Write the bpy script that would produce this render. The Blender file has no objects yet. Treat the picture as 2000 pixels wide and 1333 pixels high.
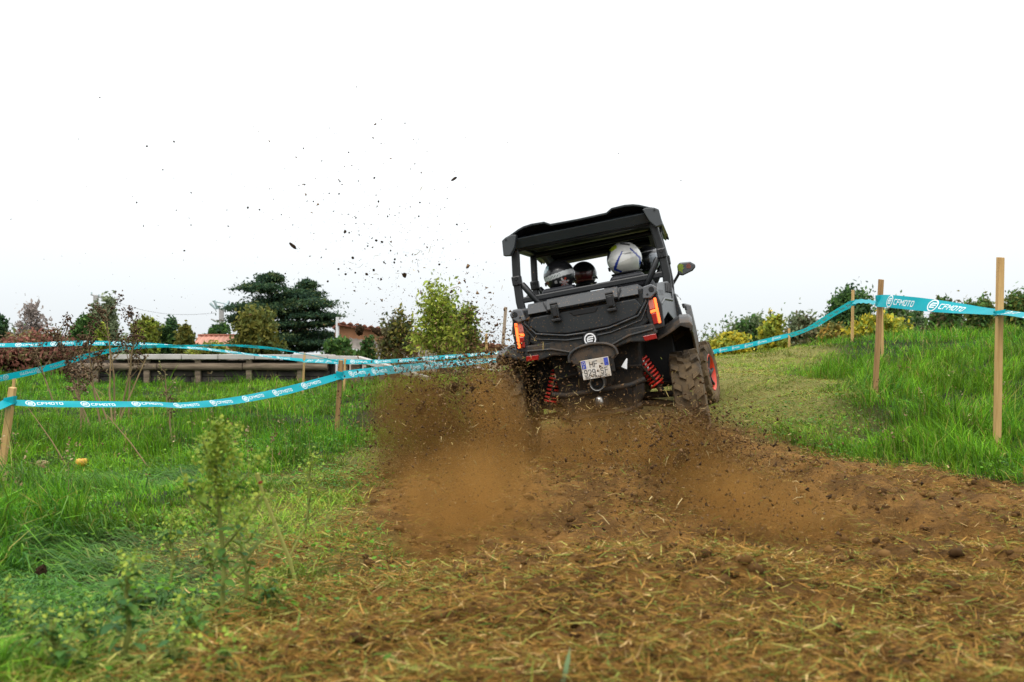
import bpy, bmesh, math, random
import numpy as np
from mathutils import Matrix, Vector

random.seed(7)
RNG = np.random.default_rng(11)
SC = bpy.context.scene
COL = SC.collection

# ------------------------------------------------------------------ camera
FPX = 1944.44                     # focal length in pixels of the 2000 px wide photograph (35 mm lens)
CAM_Z = 0.70
PITCH = math.atan(43.5 / FPX)
cam_data = bpy.data.cameras.new('camera')
cam_data.lens = 35.0
cam_data.sensor_width = 36.0
cam_data.clip_start = 0.05
cam_data.clip_end = 3000
cam_data.dof.use_dof = True
cam_data.dof.focus_distance = 7.6
cam_data.dof.aperture_fstop = 4.2
cam = bpy.data.objects.new('camera', cam_data)
COL.objects.link(cam)
cam.location = (0, 0, CAM_Z)
cam.rotation_euler = (math.pi / 2 + PITCH, 0, 0)
SC.camera = cam

# ------------------------------------------------------------------ overcast sky
SUN_EL, SUN_AZ = math.radians(52), math.radians(205)      # azimuth clockwise from +Y
W = bpy.data.worlds.new('World')
SC.world = W
W.use_nodes = True
nt = W.node_tree
nt.nodes.clear()
n_out = nt.nodes.new('ShaderNodeOutputWorld')
n_bg = nt.nodes.new('ShaderNodeBackground')
n_sky = nt.nodes.new('ShaderNodeTexSky')
n_sky.sky_type = 'NISHITA'
n_sky.sun_disc = False
n_sky.sun_elevation = SUN_EL
n_sky.sun_rotation = SUN_AZ
n_sky.dust_density = 4.0
n_tc = nt.nodes.new('ShaderNodeTexCoord')
n_sep = nt.nodes.new('ShaderNodeSeparateXYZ')
n_ramp = nt.nodes.new('ShaderNodeValToRGB')               # overcast deck: about three times brighter overhead than at the horizon
n_ramp.color_ramp.elements[0].position = 0.0
n_ramp.color_ramp.elements[0].color = (7.6, 8.1, 8.4, 1)
n_ramp.color_ramp.elements[1].position = 1.0
n_ramp.color_ramp.elements[1].color = (26.0, 25.7, 25.2, 1)
n_mix = nt.nodes.new('ShaderNodeMix')
n_mix.data_type = 'RGBA'
n_mix.inputs['Factor'].default_value = 0.93
nt.links.new(n_tc.outputs['Generated'], n_sep.inputs[0])
nt.links.new(n_sep.outputs['Z'], n_ramp.inputs['Fac'])
nt.links.new(n_sky.outputs[0], n_mix.inputs['A'])
nt.links.new(n_ramp.outputs['Color'], n_mix.inputs['B'])
nt.links.new(n_mix.outputs['Result'], n_bg.inputs['Color'])
n_bg.inputs['Strength'].default_value = 0.10
nt.links.new(n_bg.outputs[0], n_out.inputs[0])

sun_data = bpy.data.lights.new('sun', 'SUN')
sun_data.energy = 1.1
sun_data.angle = math.radians(24)
sun_data.color = (1.0, 0.96, 0.90)
sun = bpy.data.objects.new('sun', sun_data)
COL.objects.link(sun)
_d = Vector((math.sin(SUN_AZ) * math.cos(SUN_EL), math.cos(SUN_AZ) * math.cos(SUN_EL), math.sin(SUN_EL)))
sun.rotation_euler = _d.to_track_quat('Z', 'Y').to_euler()

SC.view_settings.view_transform = 'Standard'
SC.view_settings.look = 'None'
SC.view_settings.gamma = 1
SC.view_settings.exposure = 0.15
SC.view_settings.use_curve_mapping = False
SC.render.engine = 'CYCLES'
SC.cycles.use_denoising = True
SC.cycles.use_adaptive_sampling = True
SC.cycles.adaptive_threshold = 0.015
SC.cycles.max_bounces = 6
SC.cycles.diffuse_bounces = 3
SC.cycles.glossy_bounces = 2
SC.cycles.transmission_bounces = 4
SC.cycles.volume_bounces = 2
SC.cycles.transparent_max_bounces = 8
SC.cycles.volume_step_rate = 1.0
SC.cycles.caustics_reflective = False
SC.cycles.caustics_refractive = False

# ------------------------------------------------------------------ helpers
_fw = np.array([0, math.cos(PITCH), math.sin(PITCH)])
_up = np.array([0, -math.sin(PITCH), math.cos(PITCH)])
_rt = np.array([1.0, 0, 0])
_c0 = np.array([0, 0, CAM_Z])


def at(px, py, Y):
    """a point seen at photograph position (px, py), Y metres ahead"""
    d = _fw + _rt * (px - 1000) / FPX + _up * (666.5 - py) / FPX
    return _c0 + d * (Y / d[1])


def tag(o, label=None, cat=None, group=None, kind=None):
    if label: o['label'] = label
    if cat: o['category'] = cat
    if group: o['group'] = group
    if kind: o['kind'] = kind
    return o


def empty(name, loc=(0, 0, 0), rz=0.0):
    o = bpy.data.objects.new(name, None)
    o.empty_display_size = 0.1
    COL.objects.link(o)
    o.location = loc
    o.rotation_euler = (0, 0, rz)
    return o


def link(name, me, parent=None):
    o = bpy.data.objects.new(name, me)
    COL.objects.link(o)
    if parent is not None:
        o.parent = parent
    return o


def smoothstep(a, b, x):
    t = np.clip((x - a) / (b - a), 0, 1)
    return t * t * (3 - 2 * t)


_TAB = np.random.default_rng(3).random((64, 64))


def vnoise(x, y, s=1.0, k=0):
    x = np.asarray(x, float) * s + 17.3 * k + 5000.0
    y = np.asarray(y, float) * s + 9.7 * k + 5000.0
    ix = np.floor(x).astype(int); iy = np.floor(y).astype(int)
    fx = x - ix; fy = y - iy
    fx = fx * fx * (3 - 2 * fx); fy = fy * fy * (3 - 2 * fy)
    a = _TAB[ix % 64, iy % 64]; b = _TAB[(ix + 1) % 64, iy % 64]
    c = _TAB[ix % 64, (iy + 1) % 64]; d = _TAB[(ix + 1) % 64, (iy + 1) % 64]
    return (a * (1 - fx) + b * fx) * (1 - fy) + (c * (1 - fx) + d * fx) * fy


def fbm(x, y, s=1.0, k=0, n=4):
    t = 0; a = 0.5; tot = 0
    for i in range(n):
        t = t + a * vnoise(x, y, s * 2.03 ** i, k + 3 * i); tot += a; a *= 0.5
    return t / tot


def np_mesh(name, V, loops, starts, totals, mat=None, colors=None, smooth=False):
    me = bpy.data.meshes.new(name)
    me.vertices.add(len(V)); me.loops.add(len(loops)); me.polygons.add(len(starts))
    me.vertices.foreach_set('co', np.ascontiguousarray(V, dtype=np.float32).ravel())
    me.loops.foreach_set('vertex_index', np.ascontiguousarray(loops, dtype=np.int32))
    me.polygons.foreach_set('loop_start', np.ascontiguousarray(starts, dtype=np.int32))
    me.polygons.foreach_set('loop_total', np.ascontiguousarray(totals, dtype=np.int32))
    if smooth:
        me.polygons.foreach_set('use_smooth', np.ones(len(starts), dtype=bool))
    me.update(calc_edges=True)
    if colors is not None:
        ca = me.attributes.new('Col', 'FLOAT_COLOR', 'POINT')
        c4 = np.ones((len(V), 4), dtype=np.float32); c4[:, :3] = colors
        ca.data.foreach_set('color', c4.ravel())
    if mat: me.materials.append(mat)
    return me


# ------------------------------------------------------------------ materials
def new_mat(name):
    m = bpy.data.materials.new(name)
    m.use_nodes = True
    return m, m.node_tree, m.node_tree.nodes['Principled BSDF']


def M_plain(name, c1, c2=None, rough=0.6, scale=8.0, spec=0.5, metal=0.0, bump=0.0, bscale=60.0, emit=None, coat=0.0, stretch=None):
    m, t, b = new_mat(name)
    c2 = c2 or tuple(x * 0.75 for x in c1)
    tc = t.nodes.new('ShaderNodeTexCoord')
    mp = t.nodes.new('ShaderNodeMapping')
    if stretch: mp.inputs['Scale'].default_value = stretch
    no = t.nodes.new('ShaderNodeTexNoise'); no.inputs['Scale'].default_value = scale; no.inputs['Detail'].default_value = 6
    rp = t.nodes.new('ShaderNodeValToRGB')
    rp.color_ramp.elements[0].position = 0.35; rp.color_ramp.elements[0].color = (*c2, 1)
    rp.color_ramp.elements[1].position = 0.65; rp.color_ramp.elements[1].color = (*c1, 1)
    t.links.new(tc.outputs['Object'], mp.inputs[0]); t.links.new(mp.outputs[0], no.inputs['Vector'])
    t.links.new(no.outputs['Fac'], rp.inputs['Fac']); t.links.new(rp.outputs['Color'], b.inputs['Base Color'])
    b.inputs['Roughness'].default_value = rough; b.inputs['Metallic'].default_value = metal
    b.inputs['Specular IOR Level'].default_value = spec; b.inputs['Coat Weight'].default_value = coat
    if bump:
        n2 = t.nodes.new('ShaderNodeTexNoise'); n2.inputs['Scale'].default_value = bscale; n2.inputs['Detail'].default_value = 5
        bp = t.nodes.new('ShaderNodeBump'); bp.inputs['Strength'].default_value = bump; bp.inputs['Distance'].default_value = 0.02
        t.links.new(mp.outputs[0], n2.inputs['Vector']); t.links.new(n2.outputs['Fac'], bp.inputs['Height'])
        t.links.new(bp.outputs[0], b.inputs['Normal'])
    if emit:
        b.inputs['Emission Color'].default_value = (*emit[:3], 1); b.inputs['Emission Strength'].default_value = emit[3]
    return m


def M_muddy(name, c1, rough=0.45, spec=0.5, top=1.0, bottom=0.3, base=0.12, scale=9.0, mud=(0.16, 0.095, 0.045)):
    """vehicle surface with splashed mud: thicker low on the vehicle (object z), fine specks everywhere"""
    m, t, b = new_mat(name)
    tc = t.nodes.new('ShaderNodeTexCoord'); sp = t.nodes.new('ShaderNodeSeparateXYZ')
    mr = t.nodes.new('ShaderNodeMapRange')
    mr.inputs['From Min'].default_value = bottom; mr.inputs['From Max'].default_value = top
    mr.inputs['To Min'].default_value = 0.62; mr.inputs['To Max'].default_value = base
    no = t.nodes.new('ShaderNodeTexNoise'); no.inputs['Scale'].default_value = scale; no.inputs['Detail'].default_value = 9; no.inputs['Roughness'].default_value = 0.68
    ad = t.nodes.new('ShaderNodeMath'); ad.operation = 'ADD'
    rp = t.nodes.new('ShaderNodeMapRange'); rp.inputs['From Min'].default_value = 0.62; rp.inputs['From Max'].default_value = 1.05
    mx = t.nodes.new('ShaderNodeMix'); mx.data_type = 'RGBA'
    mx.inputs['A'].default_value = (*c1, 1); mx.inputs['B'].default_value = (*mud, 1)
    rr = t.nodes.new('ShaderNodeMapRange'); rr.inputs['To Min'].default_value = rough; rr.inputs['To Max'].default_value = 0.95
    t.links.new(tc.outputs['Object'], sp.inputs[0]); t.links.new(sp.outputs['Z'], mr.inputs['Value'])
    t.links.new(tc.outputs['Object'], no.inputs['Vector'])
    t.links.new(mr.outputs[0], ad.inputs[0]); t.links.new(no.outputs['Fac'], ad.inputs[1])
    sk = t.nodes.new('ShaderNodeTexNoise'); sk.inputs['Scale'].default_value = 75; sk.inputs['Detail'].default_value = 2
    s2 = t.nodes.new('ShaderNodeMapRange'); s2.inputs['From Min'].default_value = 0.635; s2.inputs['From Max'].default_value = 0.68; s2.inputs['To Max'].default_value = 0.75
    mxx = t.nodes.new('ShaderNodeMath'); mxx.operation = 'MAXIMUM'
    t.links.new(tc.outputs['Object'], sk.inputs['Vector']); t.links.new(sk.outputs['Fac'], s2.inputs['Value'])
    t.links.new(ad.outputs[0], rp.inputs['Value']); t.links.new(rp.outputs[0], mxx.inputs[0]); t.links.new(s2.outputs[0], mxx.inputs[1]); t.links.new(mxx.outputs[0], mx.inputs['Factor'])
    t.links.new(mx.outputs['Result'], b.inputs['Base Color'])
    t.links.new(rp.outputs[0], rr.inputs['Value']); t.links.new(rr.outputs[0], b.inputs['Roughness'])
    n2 = t.nodes.new('ShaderNodeTexNoise'); n2.inputs['Scale'].default_value = 260; n2.inputs['Detail'].default_value = 3
    bp = t.nodes.new('ShaderNodeBump'); bp.inputs['Strength'].default_value = 0.12; bp.inputs['Distance'].default_value = 0.004
    t.links.new(tc.outputs['Object'], n2.inputs['Vector']); t.links.new(n2.outputs['Fac'], bp.inputs['Height']); t.links.new(bp.outputs[0], b.inputs['Normal'])
    b.inputs['Specular IOR Level'].default_value = spec
    return m


def M_leaf(name, trans=0.3, rough=0.55, spec=0.10):
    """plant matter: colour per blade or leaf from its own attribute, some light passes through"""
    m, t, b = new_mat(name)
    a = t.nodes.new('ShaderNodeAttribute'); a.attribute_name = 'Col'
    b.inputs['Roughness'].default_value = rough; b.inputs['Specular IOR Level'].default_value = spec
    t.links.new(a.outputs['Color'], b.inputs['Base Color'])
    tr = t.nodes.new('ShaderNodeBsdfTranslucent'); t.links.new(a.outputs['Color'], tr.inputs['Color'])
    ms = t.nodes.new('ShaderNodeMixShader'); ms.inputs[0].default_value = trans
    o = t.nodes['Material Output']
    t.links.new(b.outputs[0], ms.inputs[1]); t.links.new(tr.outputs[0], ms.inputs[2]); t.links.new(ms.outputs[0], o.inputs['Surface'])
    return m


def M_attr(name, rough=0.4, spec=0.5, coat=0.0):
    m, t, b = new_mat(name)
    a = t.nodes.new('ShaderNodeAttribute'); a.attribute_name = 'Col'
    t.links.new(a.outputs['Color'], b.inputs['Base Color'])
    b.inputs['Roughness'].default_value = rough; b.inputs['Specular IOR Level'].default_value = spec; b.inputs['Coat Weight'].default_value = coat
    return m


MT = {}
MT['leaf'] = M_leaf('leaf')
MT['grass'] = M_leaf('grass_blade', 0.33, 0.5, 0.10)
MT['straw'] = M_leaf('straw', 0.12, 0.75, 0.06)
MT['bark'] = M_plain('bark', (0.10, 0.075, 0.05), (0.05, 0.04, 0.03), 0.9, 6, 0.2, bump=0.5)
MT['stake'] = M_plain('stake_wood', (0.56, 0.36, 0.15), (0.44, 0.27, 0.105), 0.75, 5, 0.25, bump=0.25, bscale=30, stretch=(14, 14, 1))
MT['stake_brown'] = M_plain('stake_wood_brown', (0.36, 0.21, 0.09), (0.25, 0.145, 0.06), 0.8, 5, 0.25, bump=0.25, bscale=30, stretch=(14, 14, 1))
MT['plank'] = M_plain('weathered_wood', (0.42, 0.33, 0.25), (0.29, 0.22, 0.165), 0.85, 5, 0.2, bump=0.3, bscale=30, stretch=(10, 10, 1))
MT['clod'] = M_plain('clod_earth', (0.050, 0.030, 0.014), (0.028, 0.017, 0.009), 0.95, 30, 0.1, bump=0.6, bscale=90)


# small mesh builder -------------------------------------------------
class MB:
    def __init__(s):
        s.v = []; s.f = []; s.c = None

    def add(s, vs, fs):
        k = len(s.v); s.v += [tuple(map(float, p)) for p in vs]; s.f += [tuple(i + k for i in f) for f in fs]; return s

    def box(s, lo, hi):
        x0, y0, z0 = lo; x1, y1, z1 = hi
        return s.add([(x0, y0, z0), (x1, y0, z0), (x1, y1, z0), (x0, y1, z0), (x0, y0, z1), (x1, y0, z1), (x1, y1, z1), (x0, y1, z1)],
                     [(3, 2, 1, 0), (4, 5, 6, 7), (0, 1, 5, 4), (1, 2, 6, 5), (2, 3, 7, 6), (3, 0, 4, 7)])

    def prism(s, poly, a0, a1, axis='y'):
        """poly: outline points; extruded along the axis from a0 to a1"""
        def P(p, a):
            return {'y': (p[0], a, p[1]), 'x': (a, p[0], p[1]), 'z': (p[0], p[1], a)}[axis]
        n = len(poly)
        vs = [P(p, a0) for p in poly] + [P(p, a1) for p in poly]
        return s.add(vs, [tuple(range(n)), tuple(range(2 * n - 1, n - 1, -1))] + [((i + 1) % n, i, n + i, n + (i + 1) % n) for i in range(n)])

    def loft(s, rings, cap=True, closed=True):
        n = len(rings[0]); k = len(rings)
        vs = [p for r in rings for p in r]; fs = []
        for j in range(k - 1):
            for i in range(n if closed else n - 1):
                a = j * n + i; b = j * n + (i + 1) % n
                fs.append((a, b, b + n, a + n))
        if cap and closed:
            fs.append(tuple(range(n - 1, -1, -1))); fs.append(tuple((k - 1) * n + i for i in range(n)))
        return s.add(vs, fs)

    def tube(s, pts, r, n=8, cap=True):
        pts = [Vector(p) for p in pts]
        rs = r if isinstance(r, (list, tuple)) else [r] * len(pts)
        rings = []; prev = None
        for i, p in enumerate(pts):
            t = (pts[min(i + 1, len(pts) - 1)] - pts[max(i - 1, 0)]).normalized()
            if prev is None:
                a = Vector((0, 0, 1)) if abs(t.z) < 0.9 else Vector((1, 0, 0))
                u = t.cross(a).normalized()
            else:
                u = (prev - t * prev.dot(t))
                u = u.normalized() if u.length > 1e-6 else t.orthogonal().normalized()
            prev = u; w = t.cross(u)
            rings.append([p + (u * math.cos(2 * math.pi * k / n) + w * math.sin(2 * math.pi * k / n)) * rs[i] for k in range(n)])
        return s.loft(rings, cap)

    def lathe(s, prof, c, axis='x', n=32, closed=True):
        """prof: (radius, along) pairs turned about an axis through c"""
        rings = []
        for k in range(n):
            a = 2 * math.pi * k / n; ca, sa = math.cos(a), math.sin(a); ring = []
            for r, h in prof:
                if axis == 'x': ring.append((c[0] + h, c[1] + r * ca, c[2] + r * sa))
                elif axis == 'y': ring.append((c[0] + r * ca, c[1] + h, c[2] + r * sa))
                else: ring.append((c[0] + r * ca, c[1] + r * sa, c[2] + h))
            rings.append(ring)
        m = len(prof); vs = [p for r in rings for p in r]; fs = []
        for k in range(n):
            k2 = (k + 1) % n
            for i in range(m if closed else m - 1):
                j = (i + 1) % m
                fs.append((k * m + i, k2 * m + i, k2 * m + j, k * m + j))
        return s.add(vs, fs)

    def mesh(s, name, mat=None, smooth=None):
        me = bpy.data.meshes.new(name)
        me.from_pydata(s.v, [], s.f)
        bm = bmesh.new(); bm.from_mesh(me); bmesh.ops.recalc_face_normals(bm, faces=bm.faces); bm.to_mesh(me); bm.free()
        if mat: me.materials.append(mat)
        if smooth is not None:
            for p in me.polygons: p.use_smooth = True
            me.set_sharp_from_angle(angle=math.radians(smooth))
        return me

    def build(s, name, mat=None, parent=None, smooth=None, bevel=0.0, seg=2):
        o = link(name, s.mesh(name, mat, smooth), parent)
        if bevel:
            b = o.modifiers.new('bevel', 'BEVEL'); b.width = bevel; b.segments = seg; b.limit_method = 'ANGLE'; b.angle_limit = math.radians(35)
        return o


def mirror_x(poly):
    return [(-p[0],) + tuple(p[1:]) for p in poly][::-1]

# ------------------------------------------------------------------ vehicle pose (the terrain meets its wheels)
V_O = at(1196, 869, 7.8)
V_M = (Matrix.Translation(Vector(V_O)) @ Matrix.Rotation(math.radians(-11), 4, 'Z')
       @ Matrix.Rotation(math.radians(2.0), 4, 'X') @ Matrix.Rotation(math.radians(-9.8), 4, 'Y'))
WHEELS = [(0.665, 0.0, 0.30), (-0.735, 0.0, 0.385), (0.755, 2.75, 0.31), (-0.70, 2.75, 0.36)]
WR = 0.335

# ------------------------------------------------------------------ terrain
_cp = [at(*p) for p in [
    (1000, 1333, 2.05), (300, 1333, 2.1), (1700, 1333, 2.0), (2000, 1333, 2.05), (0, 1333, 2.2),
    (1200, 1100, 3.3), (900, 1125, 3.2), (1450, 1130, 3.15), (700, 1180, 2.95), (1650, 1200, 2.8), (1850, 1200, 2.85),
    (1300, 1000, 5.0), (1000, 1010, 5.0), (1500, 1000, 5.0), (1200, 900, 6.6), (800, 960, 5.6),
    (1600, 872, 7.6), (1947, 884, 7.2), (2000, 960, 5.5), (1800, 950, 5.6), (1720, 1080, 3.9), (2000, 1130, 3.4),
    (1708, 778, 8.9), (1722, 715, 14.0), (1665, 668, 16.0), (1541, 690, 21.0), (1450, 697, 18.0), (1500, 720, 13.5), (1430, 745, 11.0), (1425, 800, 9.0),
    (1800, 690, 15.0), (1960, 684, 14.0), (2060, 690, 12.0), (1850, 745, 11.0), (1960, 800, 9.0), (2200, 720, 9.5), (2300, 640, 15.0),
    (0, 940, 7.0), (657, 848, 10.5), (500, 1000, 5.0), (300, 1100, 3.8), (0, 1200, 3.0), (300, 850, 9.5), (100, 768, 17.0), (400, 762, 18.0),
    (700, 772, 17.0), (900, 748, 16.5), (990, 742, 14.5), (-300, 800, 12.0), (-400, 1000, 6.0)]]
for wx, wy, wz in WHEELS:
    q = V_M @ Vector((wx, wy, wz - WR + 0.012))
    _cp.append(np.array(q))
_cp += [np.array(p, float) for p in [(1.2, 4.15, -0.13), (0.2, 4.1, -0.12), (2.0, 4.2, -0.10), (0, -3, 0.05), (-5, -3, 0.05), (5, -3, 0.05), (0, 0.3, 0.05), (-3, 1, 0.0), (3, 1, 0.04),
    (4, 24, 0.75), (9, 24, 0.9), (14, 22, 1.0), (-8, 24, 0.40), (0, 25, 0.45), (-16, 24, 0.4), (14, 10, 1.3), (9, 3, 0.3), (-9, 3, -0.1)]]
_cp = np.array(_cp)


def _tps(r2):
    return 0.5 * r2 * np.log(r2 + 1e-9)


_A = _tps(((_cp[:, None, :2] - _cp[None, :, :2]) ** 2).sum(-1)) + np.eye(len(_cp)) * 0.02
_Pm = np.c_[np.ones(len(_cp)), _cp[:, :2]]
_Z = np.zeros((3, 3))
_sol = np.linalg.solve(np.block([[_A, _Pm], [_Pm.T, _Z]]), np.r_[_cp[:, 2], np.zeros(3)])


def _base_exact(x, y):
    x = np.asarray(x, float); y = np.asarray(y, float); sh = x.shape
    xf = x.ravel(); yf = y.ravel(); out = np.empty(len(xf))
    for i in range(0, len(xf), 20000):
        a = xf[i:i + 20000]; b = yf[i:i + 20000]
        ac = np.clip(a, -18, 16); bc = np.clip(b, -3, 25)
        r2 = (ac[:, None] - _cp[None, :, 0]) ** 2 + (bc[:, None] - _cp[None, :, 1]) ** 2
        out[i:i + 20000] = _tps(r2) @ _sol[:-3] + _sol[-3] + _sol[-2] * ac + _sol[-1] * bc
    far = np.maximum(smoothstep(18, 34, yf), smoothstep(15, 30, np.abs(xf)))
    out = out * (1 - far) + 0.35 * far
    return out.reshape(sh)


_bx = np.linspace(-40, 40, 641); _by = np.linspace(-4, 40, 401)
_bg = _base_exact(*np.meshgrid(_bx, _by))


def base_h(x, y):
    fx = np.clip((np.asarray(x, float) + 40) / 0.125, 0, 639.999); fy = np.clip((np.asarray(y, float) + 4) / 0.11, 0, 399.999)
    ix = fx.astype(int); iy = fy.astype(int); fx = fx - ix; fy = fy - iy
    return (_bg[iy, ix] * (1 - fx) + _bg[iy, ix + 1] * fx) * (1 - fy) + (_bg[iy + 1, ix] * (1 - fx) + _bg[iy + 1, ix + 1] * fx) * fy


_ly = [0, 2.0, 2.9, 4, 5, 6.5, 8, 9.5, 11, 14]
_lx = [-0.2, -0.50, -0.62, -0.75, -0.85, -1.0, -0.95, -0.6, -0.2, 0.9]
_ry = [0, 3, 4.3, 5.2, 5.7, 6.5, 7.4, 8.4, 9.5, 12]
_rx = [6, 6, 6, 4.2, 3.0, 2.45, 2.05, 1.75, 1.7, 2.0]


def dirt_of(x, y):
    """bare churned soil of the track, 0..1"""
    d = np.minimum(x - np.interp(y, _ly, _lx), np.interp(y, _ry, _rx) - x)
    d = d + (fbm(x, y, 1.3, 5) - 0.5) * 0.9 + (fbm(x, y, 5, 9) - 0.5) * 0.35
    return smoothstep(-0.15, 0.35, d) * (1 - smoothstep(9.0, 12.5, y + (fbm(x, y, 1.1, 2) - .5) * 3))


def mown_of(x, y):
    """flattened, driven-over grass along the track beyond the vehicle and beside it"""
    c = 1.0 + (y - 8) * 0.31
    d = 1.62 + 0.02 * y - np.abs(x - c) + (fbm(x, y, 0.8, 21) - .5) * 1.6
    m = smoothstep(0, 0.7, d) * smoothstep(7.0, 8.5, y)
    dl = x - np.interp(y, _ly, _lx) + 1.0 + (fbm(x, y, 1.1, 25) - .5) * 1.4
    dr = np.interp(y, _ry, _rx) + 0.40 - x + (fbm(x, y, 1.1, 27) - .5) * 1.0
    e = smoothstep(0, 0.8, np.minimum(dl, dr)) * (1 - smoothstep(8.5, 10, y))
    return np.maximum(m, e * 0.9)


def ground_h(x, y):
    x = np.asarray(x, float); y = np.asarray(y, float)
    near = 1 - smoothstep(25, 40, y)
    d = dirt_of(x, y)
    h = base_h(x, y) + near * ((fbm(x, y, 0.9, 31) - .5) * 0.10 + (fbm(x, y, 3.2, 33) - .5) * (0.03 + 0.07 * d))
    h = h + near * d * ((fbm(x, y, 10, 41, 3) - .5) * 0.055 + np.maximum(0, fbm(x, y, 17, 43, 2) - 0.55) * 0.11)
    # wheel ruts torn by the tyres, with soil pushed up beside them
    for ry_, rx_ in (([3.2, 4.0, 6.0, 8.0], [-0.62, -0.45, -0.10, 0.12]), ([3.2, 4.2, 6.0, 7.7], [2.6, 2.05, 1.62, 1.48])):
        u = np.abs(x - np.interp(y, ry_, rx_) + (fbm(x, y, 2.0, 47, 2) - .5) * 0.22)
        on_ = smoothstep(3.0, 3.6, y) * (1 - smoothstep(7.4, 7.9, y))
        h = h + on_ * (-0.075 * np.exp(-(u / 0.15) ** 2) + 0.030 * np.exp(-((u - 0.30) / 0.11) ** 2) * (1 - smoothstep(6.3, 6.9, y))) * (0.6 + 0.8 * fbm(x, y, 3, 49, 2))
    # the low mound in front of the lens
    h = h + 0.05 * np.exp(-((x - 0.45 - 0.3 * (y - 3.1)) / 0.9) ** 2 - ((y - 3.05) / 0.45) ** 2) * (0.5 + fbm(x, y, 4, 57, 3))
    # keep the patches under the tyres flat
    for wx, wy, wz in WHEELS:
        q = V_M @ Vector((wx, wy, wz - WR + 0.012))
        k = np.exp(-((x - q.x) ** 2 + (y - q.y) ** 2) / 0.05)
        h = h * (1 - k) + k * q.z
    return h


def axis_lines(fine, growth, limit, start):
    v = [start]; s = fine
    while v[-1] < limit:
        v.append(v[-1] + s); s *= growth
    return v


xs = np.arange(-3.6, 3.6001, 0.034)
xp = np.array(axis_lines(0.036, 1.045, 900, 3.6))[1:]
xs = np.r_[-xp[::-1], xs, xp]
ys = [1.7]
while ys[-1] < 1200:
    ys.append(ys[-1] + max(0.02, 0.0100 * ys[-1]) * (1 if ys[-1] < 14 else (3 if ys[-1] < 40 else 9)))
ys = np.r_[-np.array(axis_lines(0.3, 1.3, 300, 0.3))[::-1], np.arange(0, 1.7, 0.1), np.array(ys)]
GX, GY = np.meshgrid(xs, ys)
GZ = ground_h(GX, GY)
Vg = np.c_[GX.ravel(), GY.ravel(), GZ.ravel()]
ny, nx = GX.shape
idx = np.arange(ny * nx).reshape(ny, nx)
quads = np.stack([idx[:-1, :-1], idx[:-1, 1:], idx[1:, 1:], idx[1:, :-1]], -1).reshape(-1, 4)
dm = dirt_of(GX, GY).ravel(); mm = mown_of(GX, GY).ravel()
soil = np.array([0.200, 0.102, 0.026]); soil2 = np.array([0.110, 0.056, 0.015]); turf = np.array([0.022, 0.027, 0.010]); mown_c = np.array([0.17, 0.16, 0.042])
nz = fbm(Vg[:, 0], Vg[:, 1], 2.2, 51)[:, None]
nz2 = smoothstep(0.35, 0.65, fbm(Vg[:, 0], Vg[:, 1], 9, 53))[:, None]
cg = turf * (1 - mm[:, None]) + mown_c * mm[:, None]
cs = soil * nz2 + soil2 * (1 - nz2)
cg = cg * (1 - dm[:, None]) + cs * dm[:, None] * (0.8 + 0.4 * nz)


def M_ground():
    m, t, b = new_mat('earth')
    a = t.nodes.new('ShaderNodeAttribute'); a.attribute_name = 'Col'
    tc = t.nodes.new('ShaderNodeTexCoord')
    no = t.nodes.new('ShaderNodeTexNoise'); no.inputs['Scale'].default_value = 38; no.inputs['Detail'].default_value = 8; no.inputs['Roughness'].default_value = 0.7
    rp = t.nodes.new('ShaderNodeMapRange'); rp.inputs['From Min'].default_value = 0.3; rp.inputs['From Max'].default_value = 0.7; rp.inputs['To Min'].default_value = 0.6; rp.inputs['To Max'].default_value = 1.35
    mx = t.nodes.new('ShaderNodeVectorMath'); mx.operation = 'MULTIPLY'
    t.links.new(tc.outputs['Object'], no.inputs['Vector']); t.links.new(no.outputs['Fac'], rp.inputs['Value'])
    t.links.new(a.outputs['Color'], mx.inputs[0]); t.links.new(rp.outputs[0], mx.inputs[1]); t.links.new(mx.outputs[0], b.inputs['Base Color'])
    b.inputs['Roughness'].default_value = 0.95; b.inputs['Specular IOR Level'].default_value = 0.15
    n2 = t.nodes.new('ShaderNodeTexNoise'); n2.inputs['Scale'].default_value = 70; n2.inputs['Detail'].default_value = 7; n2.inputs['Roughness'].default_value = 0.7
    bp = t.nodes.new('ShaderNodeBump'); bp.inputs['Strength'].default_value = 0.9; bp.inputs['Distance'].default_value = 0.02
    t.links.new(tc.outputs['Object'], n2.inputs['Vector']); t.links.new(n2.outputs['Fac'], bp.inputs['Height']); t.links.new(bp.outputs[0], b.inputs['Normal'])
    return m


me = np_mesh('ground', Vg, quads.ravel(), np.arange(len(quads)) * 4, np.full(len(quads), 4), M_ground(), cg, smooth=True)
tag(link('ground', me), kind='structure')

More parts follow.
